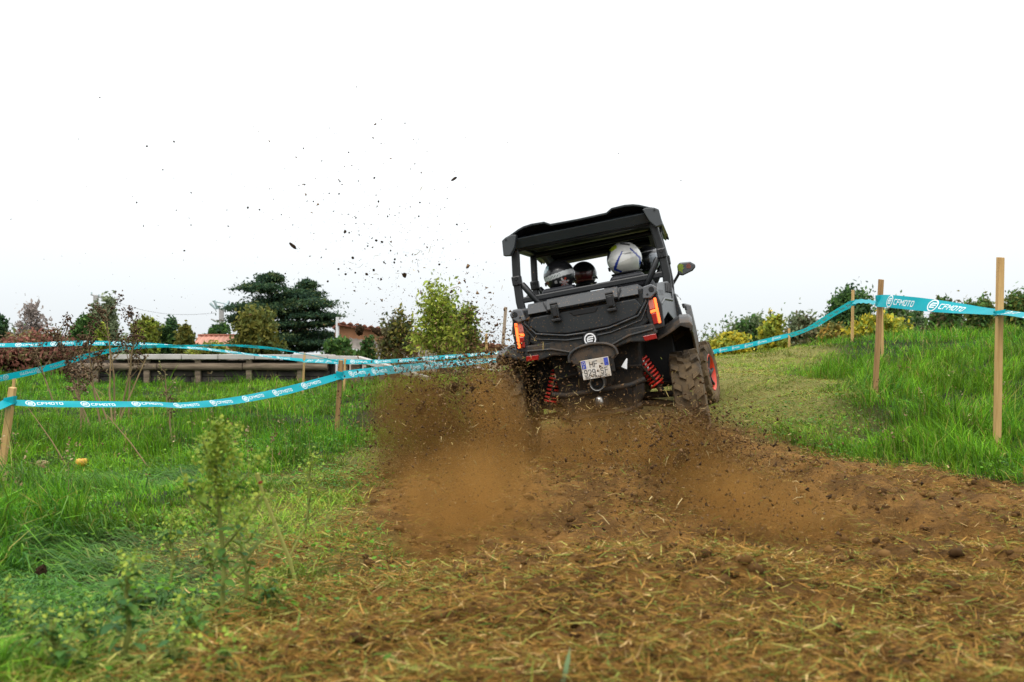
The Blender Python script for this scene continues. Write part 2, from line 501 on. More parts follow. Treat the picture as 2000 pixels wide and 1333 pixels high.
# ------------------------------------------------------------------ grass, clippings and litter
def blades(P, az, th0, dth, L, w, cb, ct, roll=None):
    """curved two-segment blades; returns (verts, loops, starts, totals, colours)"""
    n = len(P)
    th1 = th0 + dth
    d0 = np.c_[np.sin(th0) * np.cos(az), np.sin(th0) * np.sin(az), np.cos(th0)]
    d1 = np.c_[np.sin(th1) * np.cos(az), np.sin(th1) * np.sin(az), np.cos(th1)]
    s = np.c_[-np.sin(az), np.cos(az), np.zeros(n)]
    if roll is not None:
        nn = np.cross(s, d0); s = s * np.cos(roll)[:, None] + nn * np.sin(roll)[:, None]
    p1 = P + d0 * (L * 0.5)[:, None]; p2 = p1 + d1 * (L * 0.5)[:, None]
    hw = (w * 0.5)[:, None]
    V = np.stack([P - s * hw * 0.8, P + s * hw * 0.8, p1 + s * hw, p1 - s * hw, p2], 1).reshape(-1, 3)
    cm = (cb + ct) * 0.5
    C = np.stack([cb, cb, cm, cm, ct], 1).reshape(-1, 3)
    o = np.arange(n)[:, None] * 5
    loops = (np.concatenate([o + np.array([0, 1, 2, 3]), o + np.array([3, 2, 4])], 1)).ravel()
    totals = np.tile([4, 3], n); starts = np.r_[0, np.cumsum(totals)[:-1]]
    return V, loops, starts, totals, C


def scatter(n, y0, y1, wid=0.60, pad=0.9):
    y = y0 * (y1 / y0) ** RNG.random(n)
    x = (RNG.random(n) * 2 - 1) * (wid * y + pad)
    return x, y


def pick(cols, n, wts=None):
    cols = np.array(cols); i = RNG.choice(len(cols), n, p=wts)
    return cols[i]


def on_ground(x, y):
    return np.c_[x, y, ground_h(x, y)]


def join(parts):
    V = []; Lp = []; St = []; To = []; C = []; vo = 0; lo = 0
    for v, l, s, t, c in parts:
        V.append(v); Lp.append(l + vo); St.append(s + lo); To.append(t); C.append(c); vo += len(v); lo += len(l)
    return np.concatenate(V), np.concatenate(Lp), np.concatenate(St), np.concatenate(To), np.concatenate(C)


def not_under_car(x, y):
    k = V_M.inverted(); lx = k[0][0] * x + k[0][1] * y + k[0][3]; ly = k[1][0] * x + k[1][1] * y + k[1][3]
    return ~((np.abs(lx) < 0.72) & (ly > -0.3) & (ly < 3.1))


# standing grass
x, y = scatter(680000, 1.9, 25)
keep = not_under_car(x, y)
d = dirt_of(x, y); mo = mown_of(x, y)
tuft = fbm(x, y, 2.1, 61); fine = fbm(x, y, 7, 63, 2)
dens = (1 - d) ** 2 * (0.30 + 0.9 * smoothstep(0.35, 0.6, fine)) * (1 - 0.10 * mo)
keep &= RNG.random(len(x)) < dens
x, y, mo, tuft, fine = x[keep], y[keep], mo[keep], tuft[keep], fine[keep]
n = len(x)
bank = smoothstep(1.9, 3.2, x - 0.10 * y + 0.6) * smoothstep(6.0, 7.5, y)       # the tall grass of the bank
L = (0.045 + 0.10 * smoothstep(0.42, 0.72, tuft)) * (0.5 + 0.9 * RNG.random(n)) * (1 + 0.62 * bank) * (1 - 0.50 * mo)
L *= 1 + 0.7 * (RNG.random(n) < 0.05) * (1 - 0.7 * bank)
L *= 1 + 0.8 * (1 - 0.6 * bank) * smoothstep(0.60, 0.72, fbm(x, y, 3.0, 75, 2)) * (1 - mo)
wind = 2 * math.pi * fbm(x, y, 0.55, 65, 3) * 1.6
flat = smoothstep(0.50, 0.68, fbm(x, y, 0.8, 67, 3)) * (y < 7) * (x < 0)        # long grass pressed over near the lens
L *= 1 + 0.9 * flat
az = wind + RNG.normal(0, 1.5, n) * (1 - 0.6 * flat)
th0 = np.abs(RNG.normal(0.25, 0.34, n)) + 0.85 * flat + 0.55 * mo
dth = 0.25 + 0.95 * RNG.random(n) ** 1.5 + 0.3 * flat
w = (0.0034 + 0.0028 * RNG.random(n)) * (1 + 0.3 * bank)
w = np.maximum(w, 0.00055 * y * (0.7 + 0.6 * RNG.random(n)))
g1 = pick([(0.085, 0.225, 0.018), (0.125, 0.29, 0.02), (0.065, 0.18, 0.022), (0.17, 0.31, 0.026), (0.055, 0.165, 0.036)], n)
hue = smoothstep(0.35, 0.65, fbm(x, y, 0.5, 69, 3))[:, None]
g1 = g1 * (1 - 0.30 * hue) + np.array([0.19, 0.31, 0.02]) * 0.30 * hue
dry = (RNG.random(n) < 0.06 + 0.30 * mo + 0.04 * bank)[:, None]
g1 = np.where(dry, pick([(0.28, 0.22, 0.075), (0.20, 0.19, 0.05), (0.33, 0.27, 0.12)], n), g1)
g1 = g1 * (1 - 0.45 * mo[:, None]) + np.array([0.27, 0.28, 0.065]) * 0.45 * mo[:, None]
clv = smoothstep(0.3, 0.7, fbm(x, y, 3.4, 73, 3))
g1 = g1 * np.array([1.14, 1.27, 0.80]) * ((0.45 + 0.75 * RNG.random(n)) * (0.62 + 0.68 * clv))[:, None]
bl = flat[:, None] * 0.5
g1 = g1 * (1 - bl) + np.array([0.075, 0.15, 0.060]) * bl
P = on_ground(x, y); P[:, 2] -= 0.004
st = blades(P, az, th0, dth, L, w, g1 * 0.92, g1 * 1.12, RNG.normal(0, 0.5, n))
me = np_mesh('grass', *st[:4], MT['grass'], st[4])
tag(link('grass', me), 'lush green grass covering the field and the bank', 'grass', kind='stuff')

# small broad leaves among the grass (clover, young weeds)
x, y = scatter(110000, 2.0, 17)
d = dirt_of(x, y); cl = fbm(x, y, 1.4, 71, 3)
k = (RNG.random(len(x)) < (1 - d) * smoothstep(0.43, 0.57, cl) * (0.35 + 0.65 * smoothstep(4.0, 6.5, y))) & ((x < 0.4) | (y < 9)) & not_under_car(x, y)
x, y = x[k], y[k]; n = len(x)
P = on_ground(x, y); P[:, 2] += 0.015 + 0.075 * RNG.random(n) ** 1.5
c = pick([(0.065, 0.20, 0.016), (0.11, 0.27, 0.018), (0.05, 0.15, 0.018), (0.15, 0.29, 0.022)], n) * (0.8 + 0.4 * RNG.random(n))[:, None]
Ls = (0.010 + 0.017 * RNG.random(n)) * (0.8 + 0.04 * y)
st = blades(P, RNG.random(n) * 6.283, 0.9 + 0.7 * RNG.random(n), 0.2 + 0.4 * RNG.random(n), Ls, Ls * 0.75, c, c, RNG.normal(0, .3, n))
me = np_mesh('clover', *st[:4], MT['grass'], st[4])
tag(link('clover', me), 'small round clover and weed leaves spread through the grass', 'clover', kind='stuff')

# straw, cut grass and torn turf lying on the soil
x, y = scatter(420000, 1.85, 16, 0.60, 0.7)
d = dirt_of(x, y); mo = mown_of(x, y); pat = fbm(x, y, 2.6, 81, 3)
fore = 1 - smoothstep(3.0, 3.9, y + (fbm(x, y, 1.5, 83) - .5) * 1.0)
edge = smoothstep(0.02, 0.2, d) * (1 - smoothstep(0.55, 0.95, d))
pr = d * (0.34 + 0.78 * smoothstep(0.48, 0.62, pat) + 0.30 * fore) + 0.85 * edge + 0.6 * mo * (1 - d)
k = (RNG.random(len(x)) < np.clip(pr, 0, 1)) & not_under_car(x, y)
x, y, d, mo, fore, edge = x[k], y[k], d[k], mo[k], fore[k], edge[k]; n = len(x)
P = on_ground(x, y); P[:, 2] += 0.004 + 0.03 * RNG.random(n) ** 2 * (0.4 + fore + edge)
L = (0.012 + 0.062 * RNG.random(n) ** 2.2) * (1 + 0.25 * fore)
w = 0.0016 + 0.0030 * RNG.random(n) ** 2
w = np.maximum(w, 0.00042 * y)
c = pick([(0.31, 0.175, 0.045), (0.22, 0.115, 0.027), (0.145, 0.073, 0.018), (0.18, 0.125, 0.023), (0.11, 0.125, 0.020), (0.48, 0.33, 0.14), (0.075, 0.038, 0.012)], n,
         [0.13, 0.18, 0.20, 0.19, 0.10, 0.035, 0.165])
gr = (RNG.random(n) < 0.55 * (1 - d) * (1 - edge) + 0.10)[:, None]
c = np.where(gr, pick([(0.10, 0.16, 0.03), (0.20, 0.23, 0.05), (0.32, 0.30, 0.08)], n), c) * (0.9 + 0.55 * RNG.random(n))[:, None]
st = blades(P, RNG.random(n) * 6.283, 1.40 + RNG.normal(0, 0.15, n), RNG.normal(0.05, 0.25, n), L, w, c, c, RNG.normal(0, 0.7, n))
me = np_mesh('straw_litter', *st[:4], MT['straw'], st[4])
tag(link('straw_litter', me), 'straw and cut grass strewn over the churned brown track', 'straw', kind='stuff')

# clods lying on the track
_ico = bmesh.new(); bmesh.ops.create_icosphere(_ico, subdivisions=1, radius=1.0)
IV = np.array([v.co[:] for v in _ico.verts]); IF = np.array([[v.index for v in f.verts] for f in _ico.faces]); _ico.free()


def lumps(P, r, col, sq=0.65):
    n = len(P); k = len(IV)
    s = 0.65 + 0.7 * RNG.random((n, k, 1))
    a = RNG.random(n) * 6.283; ca, sa = np.cos(a), np.sin(a)
    B = IV[None] * s * (np.array([1, 0.75, sq])[None, None] * (0.75 + 0.5 * RNG.random((n, 1, 3))))
    X = B[..., 0] * ca[:, None] - B[..., 1] * sa[:, None]; Y = B[..., 0] * sa[:, None] + B[..., 1] * ca[:, None]
    V = np.stack([X, Y, B[..., 2]], -1) * r[:, None, None] + P[:, None]
    loops = (IF[None] + (np.arange(n) * k)[:, None, None]).reshape(-1)
    m = n * len(IF)
    return V.reshape(-1, 3), loops, np.arange(m) * 3, np.full(m, 3), np.repeat(col, k, 0)


x, y = scatter(48000, 1.9, 12, 0.6, 0.6)
d = dirt_of(x, y); pat = fbm(x, y, 3.1, 91, 3)
k = (RNG.random(len(x)) < d * (0.15 + 0.9 * smoothstep(0.45, 0.65, pat))) & not_under_car(x, y)
x, y = x[k], y[k]; n = len(x)
P = on_ground(x, y)
r = 0.003 + 0.028 * RNG.random(n) ** 4.5
c = pick([(0.125, 0.065, 0.020), (0.085, 0.045, 0.016), (0.06, 0.032, 0.012), (0.15, 0.082, 0.028)], n) * (0.8 + 0.4 * RNG.random(n))[:, None]
st = lumps(P, r, c)
me = np_mesh('soil_crumbs', *st[:4], M_attr('soil_crumb', 0.95, 0.1), st[4])
tag(link('soil_crumbs', me), 'loose crumbs of brown soil scattered along the track', 'soil', kind='stuff')

# dry seed heads standing in the meadow
x, y = scatter(1300, 5.0, 19)
k = (dirt_of(x, y) < 0.05) & (mown_of(x, y) < 0.25) & (fbm(x, y, 0.9, 97, 3) > 0.50) & not_under_car(x, y)
x, y = x[k], y[k]; n = len(x)
P = on_ground(x, y); L = 0.14 + 0.20 * RNG.random(n); az = RNG.random(n) * 6.283; th = np.abs(RNG.normal(0.12, 0.12, n))
c = pick([(0.30, 0.23, 0.10), (0.22, 0.20, 0.07), (0.16, 0.12, 0.06)], n)
a_ = blades(P, az, th, 0.2 * RNG.random(n), L, np.maximum(0.003, 0.0004 * y), c, c)
tip = P + np.c_[np.sin(th) * np.cos(az), np.sin(th) * np.sin(az), np.cos(th)] * (L * 0.97)[:, None]
m = np.repeat(np.arange(n), 7)
Q = tip[m] + RNG.normal(0, 1, (len(m), 3)) * np.array([0.010, 0.010, 0.016])
c2 = pick([(0.30, 0.24, 0.13), (0.22, 0.16, 0.08), (0.16, 0.10, 0.05)], n)[m] * (0.8 + 0.4 * RNG.random(len(m)))[:, None]
Lh_ = 0.008 + 0.014 * RNG.random(len(m))
b_ = blades(Q, RNG.random(len(m)) * 6.283, RNG.random(len(m)) * 2.6, RNG.random(len(m)) * .5, Lh_, Lh_ * 0.7, c2, c2)
st = join([a_, b_])
me = np_mesh('meadow_seed_heads', *st[:4], MT['straw'], st[4])
tag(link('meadow_seed_heads', me), 'dry beige seed heads dotted through the meadow grass', 'seed heads', kind='stuff')

# ------------------------------------------------------------------ trees and shrubs
def leaf_cloud(blobs, per, size, cols, wts=None, clump=0.28, flat=1.0, up=0.0):
    """leaves gathered in clumps inside the given ellipsoids (cx, cy, cz, rx, ry, rz)"""
    Ps = []; Cs = []
    cols = np.array(cols)
    for (cx, cy, cz, rx, ry, rz) in blobs:
        n = int(per)
        k = max(6, n // 34)
        u = RNG.normal(size=(k, 3)); u /= np.linalg.norm(u, axis=1)[:, None]
        rad = RNG.random(k) ** 0.45
        ctr = u * rad[:, None]
        ci = RNG.choice(len(cols), k, p=wts)
        sz = clump * (0.55 + 0.9 * RNG.random(k))
        a = RNG.integers(0, k, n)
        p = ctr[a] + RNG.normal(size=(n, 3)) * sz[a][:, None] * np.array([1, 1, flat])
        Ps.append(p * np.array([rx, ry, rz]) + np.array([cx, cy, cz]))
        jit = np.where(RNG.random(n) < 0.25, RNG.choice(len(cols), n, p=wts), ci[a])
        Cs.append(cols[jit] * (0.72 + 0.56 * RNG.random(n))[:, None] * (0.85 + 0.3 * RNG.random(k))[a][:, None])
    P = np.concatenate(Ps); C = np.concatenate(Cs); n = len(P)
    d = RNG.normal(size=(n, 3)); d[:, 2] += up; d /= np.linalg.norm(d, axis=1)[:, None]
    e = np.cross(d, RNG.normal(size=(n, 3))); e /= np.linalg.norm(e, axis=1)[:, None]
    s = (size * (0.6 + 0.8 * RNG.random(n)))[:, None]
    V = np.stack([P - d * s, P + e * s * 0.45, P + d * s, P - e * s * 0.45], 1).reshape(-1, 3)
    loops = np.arange(n * 4)
    return V, loops, np.arange(n) * 4, np.full(n, 4), np.repeat(C, 4, 0)


G = dict(
    mid=[(0.077, 0.161, 0.039), (0.105, 0.196, 0.042), (0.056, 0.119, 0.036)],
    dark=[(0.031, 0.073, 0.034), (0.045, 0.092, 0.034), (0.063, 0.112, 0.034)],
    olive=[(0.147, 0.161, 0.036), (0.196, 0.182, 0.036), (0.091, 0.119, 0.034)],
    yellow=[(0.462, 0.392, 0.031), (0.588, 0.476, 0.042), (0.322, 0.322, 0.042), (0.224, 0.266, 0.042)],
    ygreen=[(0.280, 0.350, 0.049), (0.378, 0.420, 0.063), (0.182, 0.252, 0.042)],
    grey=[(0.182, 0.224, 0.119), (0.238, 0.280, 0.154), (0.126, 0.168, 0.084)],
    red=[(0.19, 0.075, 0.055), (0.27, 0.11, 0.08), (0.14, 0.10, 0.05), (0.20, 0.17, 0.07)],
    rust=[(0.336, 0.210, 0.042), (0.238, 0.182, 0.042), (0.168, 0.168, 0.042)],
    brown=[(0.098, 0.091, 0.042), (0.140, 0.119, 0.056), (0.070, 0.091, 0.036)],
    twig=[(0.280, 0.238, 0.210), (0.364, 0.308, 0.280)],
)


def tree(name, label, cat, px0, px1, ptop, pbase, Y, cols, n=2600, size=None, lobes=6, group=None, trunk=True, sparse=1.0, zb=None, flat=1.0):
    """a tree or shrub filling the photograph columns px0..px1 and rows ptop..pbase at distance Y"""
    c = (px0 + px1) / 2
    B = at(c, pbase, Y); T = at(c, ptop, Y)
    wid = (px1 - px0) / FPX * Y; x, y = B[0], Y
    zg = float(base_h(x, y)) if zb is None else zb
    z0 = min(B[2], zg + 0.6); h = T[2] - z0
    root = empty(name, (x, y, zg - 0.1))
    tag(root, label, cat, group)
    blobs = []
    for i in range(lobes):
        f = (i + 0.5) / lobes
        rr = wid * 0.5 * (0.55 + 0.3 * random.random())
        a = i * 2.4 + random.random()
        zz = z0 + h * (0.22 + 0.60 * f)
        nar = 0.95 - 0.55 * f
        blobs.append((math.cos(a) * wid * 0.26 * nar, math.sin(a) * wid * 0.26 * nar, zz - (zg - 0.1), rr * (0.6 + 0.4 * nar), rr * (0.6 + 0.4 * nar), h * (0.20 + 0.10 * random.random())))
    size = size or max(0.05, 0.0025 * Y)
    n = n * 2.3
    st = leaf_cloud(blobs, n / lobes * sparse, size, cols, clump=0.30, flat=flat)
    tw = MB(); Pt = []                                       # leafy twigs reaching past the crown's edge
    for i in range(16):
        b_ = random.choice(blobs); v_ = Vector((random.gauss(0, 1), random.gauss(0, 1), random.gauss(0.5, 0.8))).normalized()
        p_ = Vector(b_[:3]) + Vector((v_.x * b_[3], v_.y * b_[4], v_.z * b_[5])) * 0.6
        q_ = Vector(b_[:3]) + Vector((v_.x * b_[3], v_.y * b_[4], v_.z * b_[5])) * random.uniform(1.25, 1.75)
        q_.z = min(q_.z, T[2] - zg + 0.1 + 0.25)
        tw.tube([p_, p_.lerp(q_, 0.5) + Vector((0, 0, 0.03)), q_], [0.012, 0.009, 0.004], 4)
        for k in range(int(n / 260) + 4):
            c_ = p_.lerp(q_, random.random()); Pt.append((c_.x, c_.y, c_.z))
    Pt = np.array(Pt); Pt = Pt + RNG.normal(size=Pt.shape) * 0.05 * wid * 0.4
    cl_ = pick(cols, len(Pt)) * (0.8 + 0.4 * RNG.random(len(Pt)))[:, None]
    Ls_ = size * (1.0 + RNG.random(len(Pt)))
    st = join([st, blades(Pt, RNG.random(len(Pt)) * 6.283, RNG.random(len(Pt)) * 3, RNG.random(len(Pt)), Ls_, Ls_ * 0.5, cl_, cl_)])
    me = np_mesh('crown', *st[:4], MT['leaf'], st[4])
    link('crown', me, root)
    tag(tw.build('twigs', MT['bark'], root), kind='stuff')
    mb = MB()
    r0 = max(0.03, wid * 0.028)
    mb.tube([(0, 0, -0.1), (wid * 0.02, 0, h * 0.35 + z0 - zg), (-wid * 0.02, 0, h * 0.75 + z0 - zg), (0, 0, h * 0.92 + z0 - zg)], [r0 * 1.3, r0, r0 * 0.5, r0 * 0.12], 7)
    for b in blobs[::2]:
        mb.tube([(0, 0, max(0.15, (b[2]) * 0.45)), (b[0] * 0.5, b[1] * 0.5, b[2] * 0.8), (b[0], b[1], b[2] + b[5] * 0.5)], [r0 * 0.55, r0 * 0.35, r0 * 0.08], 5)
    mb.build('trunk', MT['bark'], root, smooth=60)
    return root


# cedar: two leaders, foliage in flat spreading tiers
cy = 46.0
cb = at(560, 690, cy); zc = float(base_h(cb[0], cy))
root = empty('cedar_tree', (cb[0], cy, zc))
tag(root, 'broad dark blue-green cedar with layered branches and two leaders behind the low wall', 'tree')
tiers = []
for px, py, w_, hh in [(530, 545, 34, 15), (520, 565, 62, 16), (545, 585, 80, 17), (510, 605, 75, 14), (600, 558, 24, 16), (590, 578, 55, 17), (612, 597, 68, 17), (570, 612, 110, 16),
                       (500, 622, 58, 9), (470, 628, 26, 7), (625, 620, 58, 12), (640, 634, 36, 9), (560, 636, 110, 15), (600, 655, 95, 15), (545, 662, 80, 16), (620, 672, 55, 10), (578, 682, 75, 10)]:
    p = at(px, py, cy); k = cy / FPX
    dy = random.uniform(-1.0, 1.0)
    tiers.append((p[0] - cb[0], dy, p[2] - zc, w_ * 0.66 * k, w_ * 0.55 * k, hh * 0.64 * k))
st = leaf_cloud(tiers, 2600, 0.075, [(0.030, 0.066, 0.042), (0.042, 0.086, 0.042), (0.060, 0.105, 0.042), (0.085, 0.115, 0.042)], [0.35, 0.35, 0.2, 0.1], clump=0.27, flat=0.75, up=0.5)
link('crown', np_mesh('crown', *st[:4], MT['leaf'], st[4]), root)
mb = MB()
top1 = at(530, 540, cy); top2 = at(600, 552, cy)
mb.tube([(0, 0, -0.2), (0.1, 0, 1.0), (-0.2, 0, 2.4), (top1[0] - cb[0], 0, top1[2] - zc)], [0.26, 0.22, 0.13, 0.02], 8)
mb.tube([(0.1, 0, 0.9), (0.5, 0, 2.2), (top2[0] - cb[0], 0, top2[2] - zc)], [0.17, 0.11, 0.02], 8)
for t_ in tiers:
    mb.tube([(0.05, 0, max(0.5, t_[2] - 0.5)), (t_[0] * 0.6, t_[1] * 0.6, t_[2] - 0.1), (t_[0] * 1.5, t_[1] * 1.2, t_[2] + 0.05)], [0.06, 0.045, 0.012], 5)
mb.build('trunk', MT['bark'], root, smooth=60)

TREES = [
    ('evergreen_tree', 'dark evergreen cut by the frame edge behind the red shrubs', 'tree', -40, 16, 615, 700, 40, G['dark'], 2200),
    ('twiggy_tree', 'bare grey twiggy sapling rising behind the dark red hedge', 'tree', 25, 95, 592, 690, 42, G['twig'], 420),
    ('red_hedge', 'dark red autumn hedge behind the upper turquoise tape', 'hedge', -60, 165, 656, 735, 24, G['red'], 4200),
    ('round_tree', 'round mid-green tree behind the dead brown stalks, nearest the utility pole', 'tree', 138, 192, 622, 700, 38, G['mid'], 3200),
    ('willow_tree', 'pale grey-green willow in front of the utility pole with the long crossarm', 'tree', 172, 232, 592, 690, 48, G['grey'], 2200),
    ('shrub', 'small bright yellow-green shrub between the round tree and the dead stalks', 'shrub', 186, 214, 640, 705, 36, G['ygreen'], 1200),
    ('yellowing_tree', 'yellow-green tree right of the dead brown stalks', 'tree', 258, 308, 622, 700, 38, G['ygreen'] + G['olive'], 2800),
    ('fir_tree', 'pointed dark green tree left of the olive one, behind the low wall', 'tree', 306, 350, 632, 700, 40, G['dark'] + G['mid'], 2600),
    ('olive_tree', 'small olive-coloured tree beside the pink-roofed shed', 'tree', 346, 380, 638, 700, 37, G['olive'], 2000),
    ('shrub', 'dark shrub under the pole with the insulators, behind the pink roof', 'shrub', 400, 446, 636, 680, 58, G['dark'] + G['mid'], 1500),
    ('olive_bush', 'tall olive-brown bush in front of the cedar', 'bush', 452, 540, 612, 712, 34, G['olive'], 4200),
    ('shrub', 'small yellowish shrub under the pink-roofed shed, behind the wall', 'shrub', 372, 440, 672, 705, 31, G['olive'] + G['ygreen'], 1500),
    ('green_shrub', 'rounded green shrub at the white corner pipe of the brick house', 'shrub', 634, 688, 662, 708, 33, G['mid'], 1800),
    ('shrub', 'narrow dark shrub in front of the brick house window band', 'shrub', 704, 730, 662, 712, 33, G['mid'], 600),
    ('brown_bush', 'dark brownish bush in front of the brick house, next to the pale poplar', 'bush', 734, 816, 616, 715, 31, G['brown'] + G['olive'], 1300, None, 9),
    ('poplar_tree', 'tall pale yellow-green tree in front of the brick house', 'tree', 806, 904, 554, 718, 29, G['ygreen'], 1900, None, 10),
    ('poplar_tree', 'shorter thin yellow-green tree beside the tall pale one', 'tree', 862, 940, 592, 718, 30, G['ygreen'] + G['olive'], 1300, None, 9),
    ('yellow_shrub', 'low bright yellow autumn shrub just past the vehicle wheel', 'shrub', 1386, 1462, 652, 704, 33, G['yellow'], 3400),
    ('field_tree', 'rounded grey-green tree behind the low yellow shrub', 'tree', 1424, 1500, 626, 712, 50, G['mid'] + G['grey'], 3600),
    ('field_tree', 'tree with a yellow-green top next to the short far stake', 'tree', 1484, 1532, 618, 700, 46, G['ygreen'] + G['yellow'], 2200),
    ('field_tree', 'thin half-bare grey tree behind the slanting turquoise tape', 'tree', 1532, 1606, 614, 702, 50, G['grey'] + G['brown'], 1900),
    ('brown_bush', 'dark brown bush between the half-bare tree and the large dark tree', 'bush', 1566, 1652, 642, 706, 44, G['brown'], 3800),
    ('large_tree', 'largest dark green tree behind the stake on the bank', 'tree', 1610, 1706, 574, 690, 48, G['dark'] + G['mid'], 5200),
    ('rust_bush', 'small rust-yellow bush on the edge of the bank', 'bush', 1600, 1654, 640, 685, 30, G['rust'], 2400),
    ('yellow_shrub', 'bright yellow-green shrub behind the pair of stakes', 'shrub', 1658, 1764, 620, 680, 28, G['yellow'] + G['ygreen'], 3600),
    ('field_tree', 'green tree showing under the lettered tape next to the paired stakes', 'tree', 1722, 1774, 588, 690, 46, G['mid'] + G['grey'], 2400),
    ('field_tree', 'pale distant tree in the gap under the lettered tape', 'tree', 1768, 1812, 600, 700, 58, G['grey'] + G['mid'], 1600),
    ('field_tree', 'wide dark tree under the middle of the lettered tape', 'tree', 1804, 1884, 592, 700, 48, G['mid'] + G['brown'], 3600),
    ('field_tree', 'olive-yellow tree left of the tall near stake', 'tree', 1884, 1950, 584, 690, 44, G['olive'] + G['mid'], 3200),
    ('field_tree', 'green tree right of the tall near stake at the frame edge', 'tree', 1950, 2040, 572, 690, 42, G['mid'] + G['olive'], 3600),
]
for t_ in TREES:
    tree(*t_)

# far-off woodland closing the gaps between the nearer trees
for x0, x1, top, Yf, lb in ((-60, 455, 662, 62, 'hazy green wood along the horizon on the left'), (1395, 2060, 636, 70, 'hazy green wood along the horizon on the right')):
    bl = []
    for px in range(x0, x1, 26):
        p = at(px + random.uniform(-8, 8), top + random.uniform(-14, 14), Yf + random.uniform(-3, 3))
        hh = p[2] - 0.2
        bl.append((p[0], p[1], 0.2 + hh * 0.5, 0.85, 0.8, hh * 0.5))
    st = leaf_cloud(bl, 900, 0.15, G['mid'] + G['grey'] + G['olive'], clump=0.32)
    tag(link('far_woodland', np_mesh('far_woodland', *st[:4], MT['leaf'], st[4])), lb, 'woodland', kind='stuff')

# ------------------------------------------------------------------ buildings
MT['brick'] = M_plain('brick_wall', (0.36, 0.175, 0.09), (0.28, 0.135, 0.07), 0.9, 3, 0.2, bump=0.3, bscale=20)
MT['tile'] = M_plain('roof_tile', (0.30, 0.115, 0.07), (0.19, 0.075, 0.05), 0.85, 4, 0.25)
MT['sheet_grey'] = M_plain('grey_sheet', (0.24, 0.215, 0.19), (0.16, 0.14, 0.12), 0.8, 3, 0.3)
MT['sheet_pink'] = M_plain('pink_sheet', (0.58, 0.26, 0.19), (0.42, 0.23, 0.17), 0.8, 2.5, 0.3)
MT['render'] = M_plain('wall_render', (0.52, 0.42, 0.34), (0.42, 0.34, 0.28), 0.9, 2, 0.2)
MT['white'] = M_plain('white_paint', (0.72, 0.73, 0.74), (0.6, 0.61, 0.62), 0.6, 4)
MT['glass_dark'] = M_plain('window_glass', (0.03, 0.035, 0.04), (0.02, 0.022, 0.026), 0.08, 2)
MT['concrete'] = M_plain('concrete', (0.50, 0.48, 0.45), (0.38, 0.36, 0.33), 0.9, 3, 0.2, bump=0.2)
MT['log'] = M_plain('old_log', (0.22, 0.17, 0.12), (0.11, 0.085, 0.06), 0.9, 3, 0.2, bump=0.5, bscale=14, stretch=(1, 8, 8))
MT['dark_wood'] = M_plain('dark_planks', (0.075, 0.065, 0.055), (0.035, 0.032, 0.03), 0.9, 4, 0.2, bump=0.5, bscale=20)
MT['pole'] = M_plain('pole_concrete', (0.42, 0.41, 0.40), (0.33, 0.32, 0.31), 0.9, 2, 0.2)
MT['insul'] = M_plain('insulator', (0.42, 0.52, 0.52), (0.30, 0.40, 0.42), 0.4, 3)

# brick house: its long wall runs down to the right under a tiled edge, a corrugated lean-to in front
hy = 39.0
a = at(664, 634, hy); b = at(1012, 684, hy + 1.6)
zg = 0.2
ang = math.atan2(b[1] - a[1], b[0] - a[0]); Lh = math.hypot(b[0] - a[0], b[1] - a[1])
house = empty('brick_house', (a[0], a[1], zg), ang)
tag(house, 'long brick house with red tile edge and grey lean-to roof behind the bushes', 'house')
H = a[2] - zg; H1 = b[2] - zg
slope = (H1 - H) / Lh
MB().prism([(0, 0), (Lh, 0), (Lh, H1 - 0.05), (0, H - 0.05)], 0, 4.0, 'y').build('wall', MT['brick'], house)
MB().prism([(-0.1, H - 0.04), (Lh + 0.1, H1 - 0.04), (Lh + 0.1, H1 + 0.05), (-0.1, H + 0.05)], -0.22, 4.2, 'y').build('roof', MT['tile'], house)
tile_me = MB().prism([(-0.11 + 0.22 * k / 6, 0.075 * math.sin(math.pi * k / 6)) for k in range(7)], -0.30, 0.16, 'y').mesh('edge_tile', MT['tile'])
for i in range(int(Lh / 0.27)):
    t_ = link('edge_tile', tile_me, house); xx = 0.12 + i * 0.27
    t_.location = (xx, 0, H + slope * xx + 0.045 + 0.008 * (i % 3)); t_.rotation_euler = (0, -math.atan(slope), 0)
sheet = []
for k in range(17):
    sheet.append((k * 0.055, 0.018 * math.sin(k * math.pi / 2)))
sh_me = MB().prism(sheet + [(p[0], p[1] - 0.012) for p in sheet[::-1]], 0, 1, 'y').mesh('roof_sheet', MT['sheet_grey'])
for i in range(int(Lh / 0.9)):
    s_ = link('roof_sheet', sh_me, house); xx = 0.3 + i * 0.9
    s_.location = (xx, -0.62, H + slope * (xx + 0.45) - 0.90 + 0.012 * (i % 2)); s_.scale = (1, 0.82, 1); s_.rotation_euler = (math.radians(38), -math.atan(slope), 0)
MB().prism([(0.25, H - 1.0), (Lh - 0.2, H1 - 1.0 + 0.02), (Lh - 0.2, H1 - 0.93 + 0.02), (0.25, H - 0.93)], -0.70, -0.62, 'y').build('gutter', MT['white'], house)
MB().prism([(0.3, 0), (Lh - 0.3, 0), (Lh - 0.3, max(0.1, H1 - 1.0)), (0.3, H - 1.0)], -0.55, -0.40, 'y').build('porch_wall', MT['render'], house)
for i in range(3):
    w_ = MB().box((0.7 + i * 1.5, -0.58, H - 1.55 + slope * i * 1.5), (1.5 + i * 1.5, -0.56, H - 1.10 + slope * (i * 1.5 + 1))).build('window', MT['white'], house)
    MB().box((0.76 + i * 1.5, -0.592, H - 1.50 + slope * i * 1.5), (1.44 + i * 1.5, -0.582, H - 1.16 + slope * (i * 1.5 + 1))).build('pane', MT['glass_dark'], w_)
MB().tube([(-0.10, -0.1, 0), (-0.10, -0.1, H + 0.28)], 0.07, 10).build('corner_pipe', MT['white'], house, smooth=50)

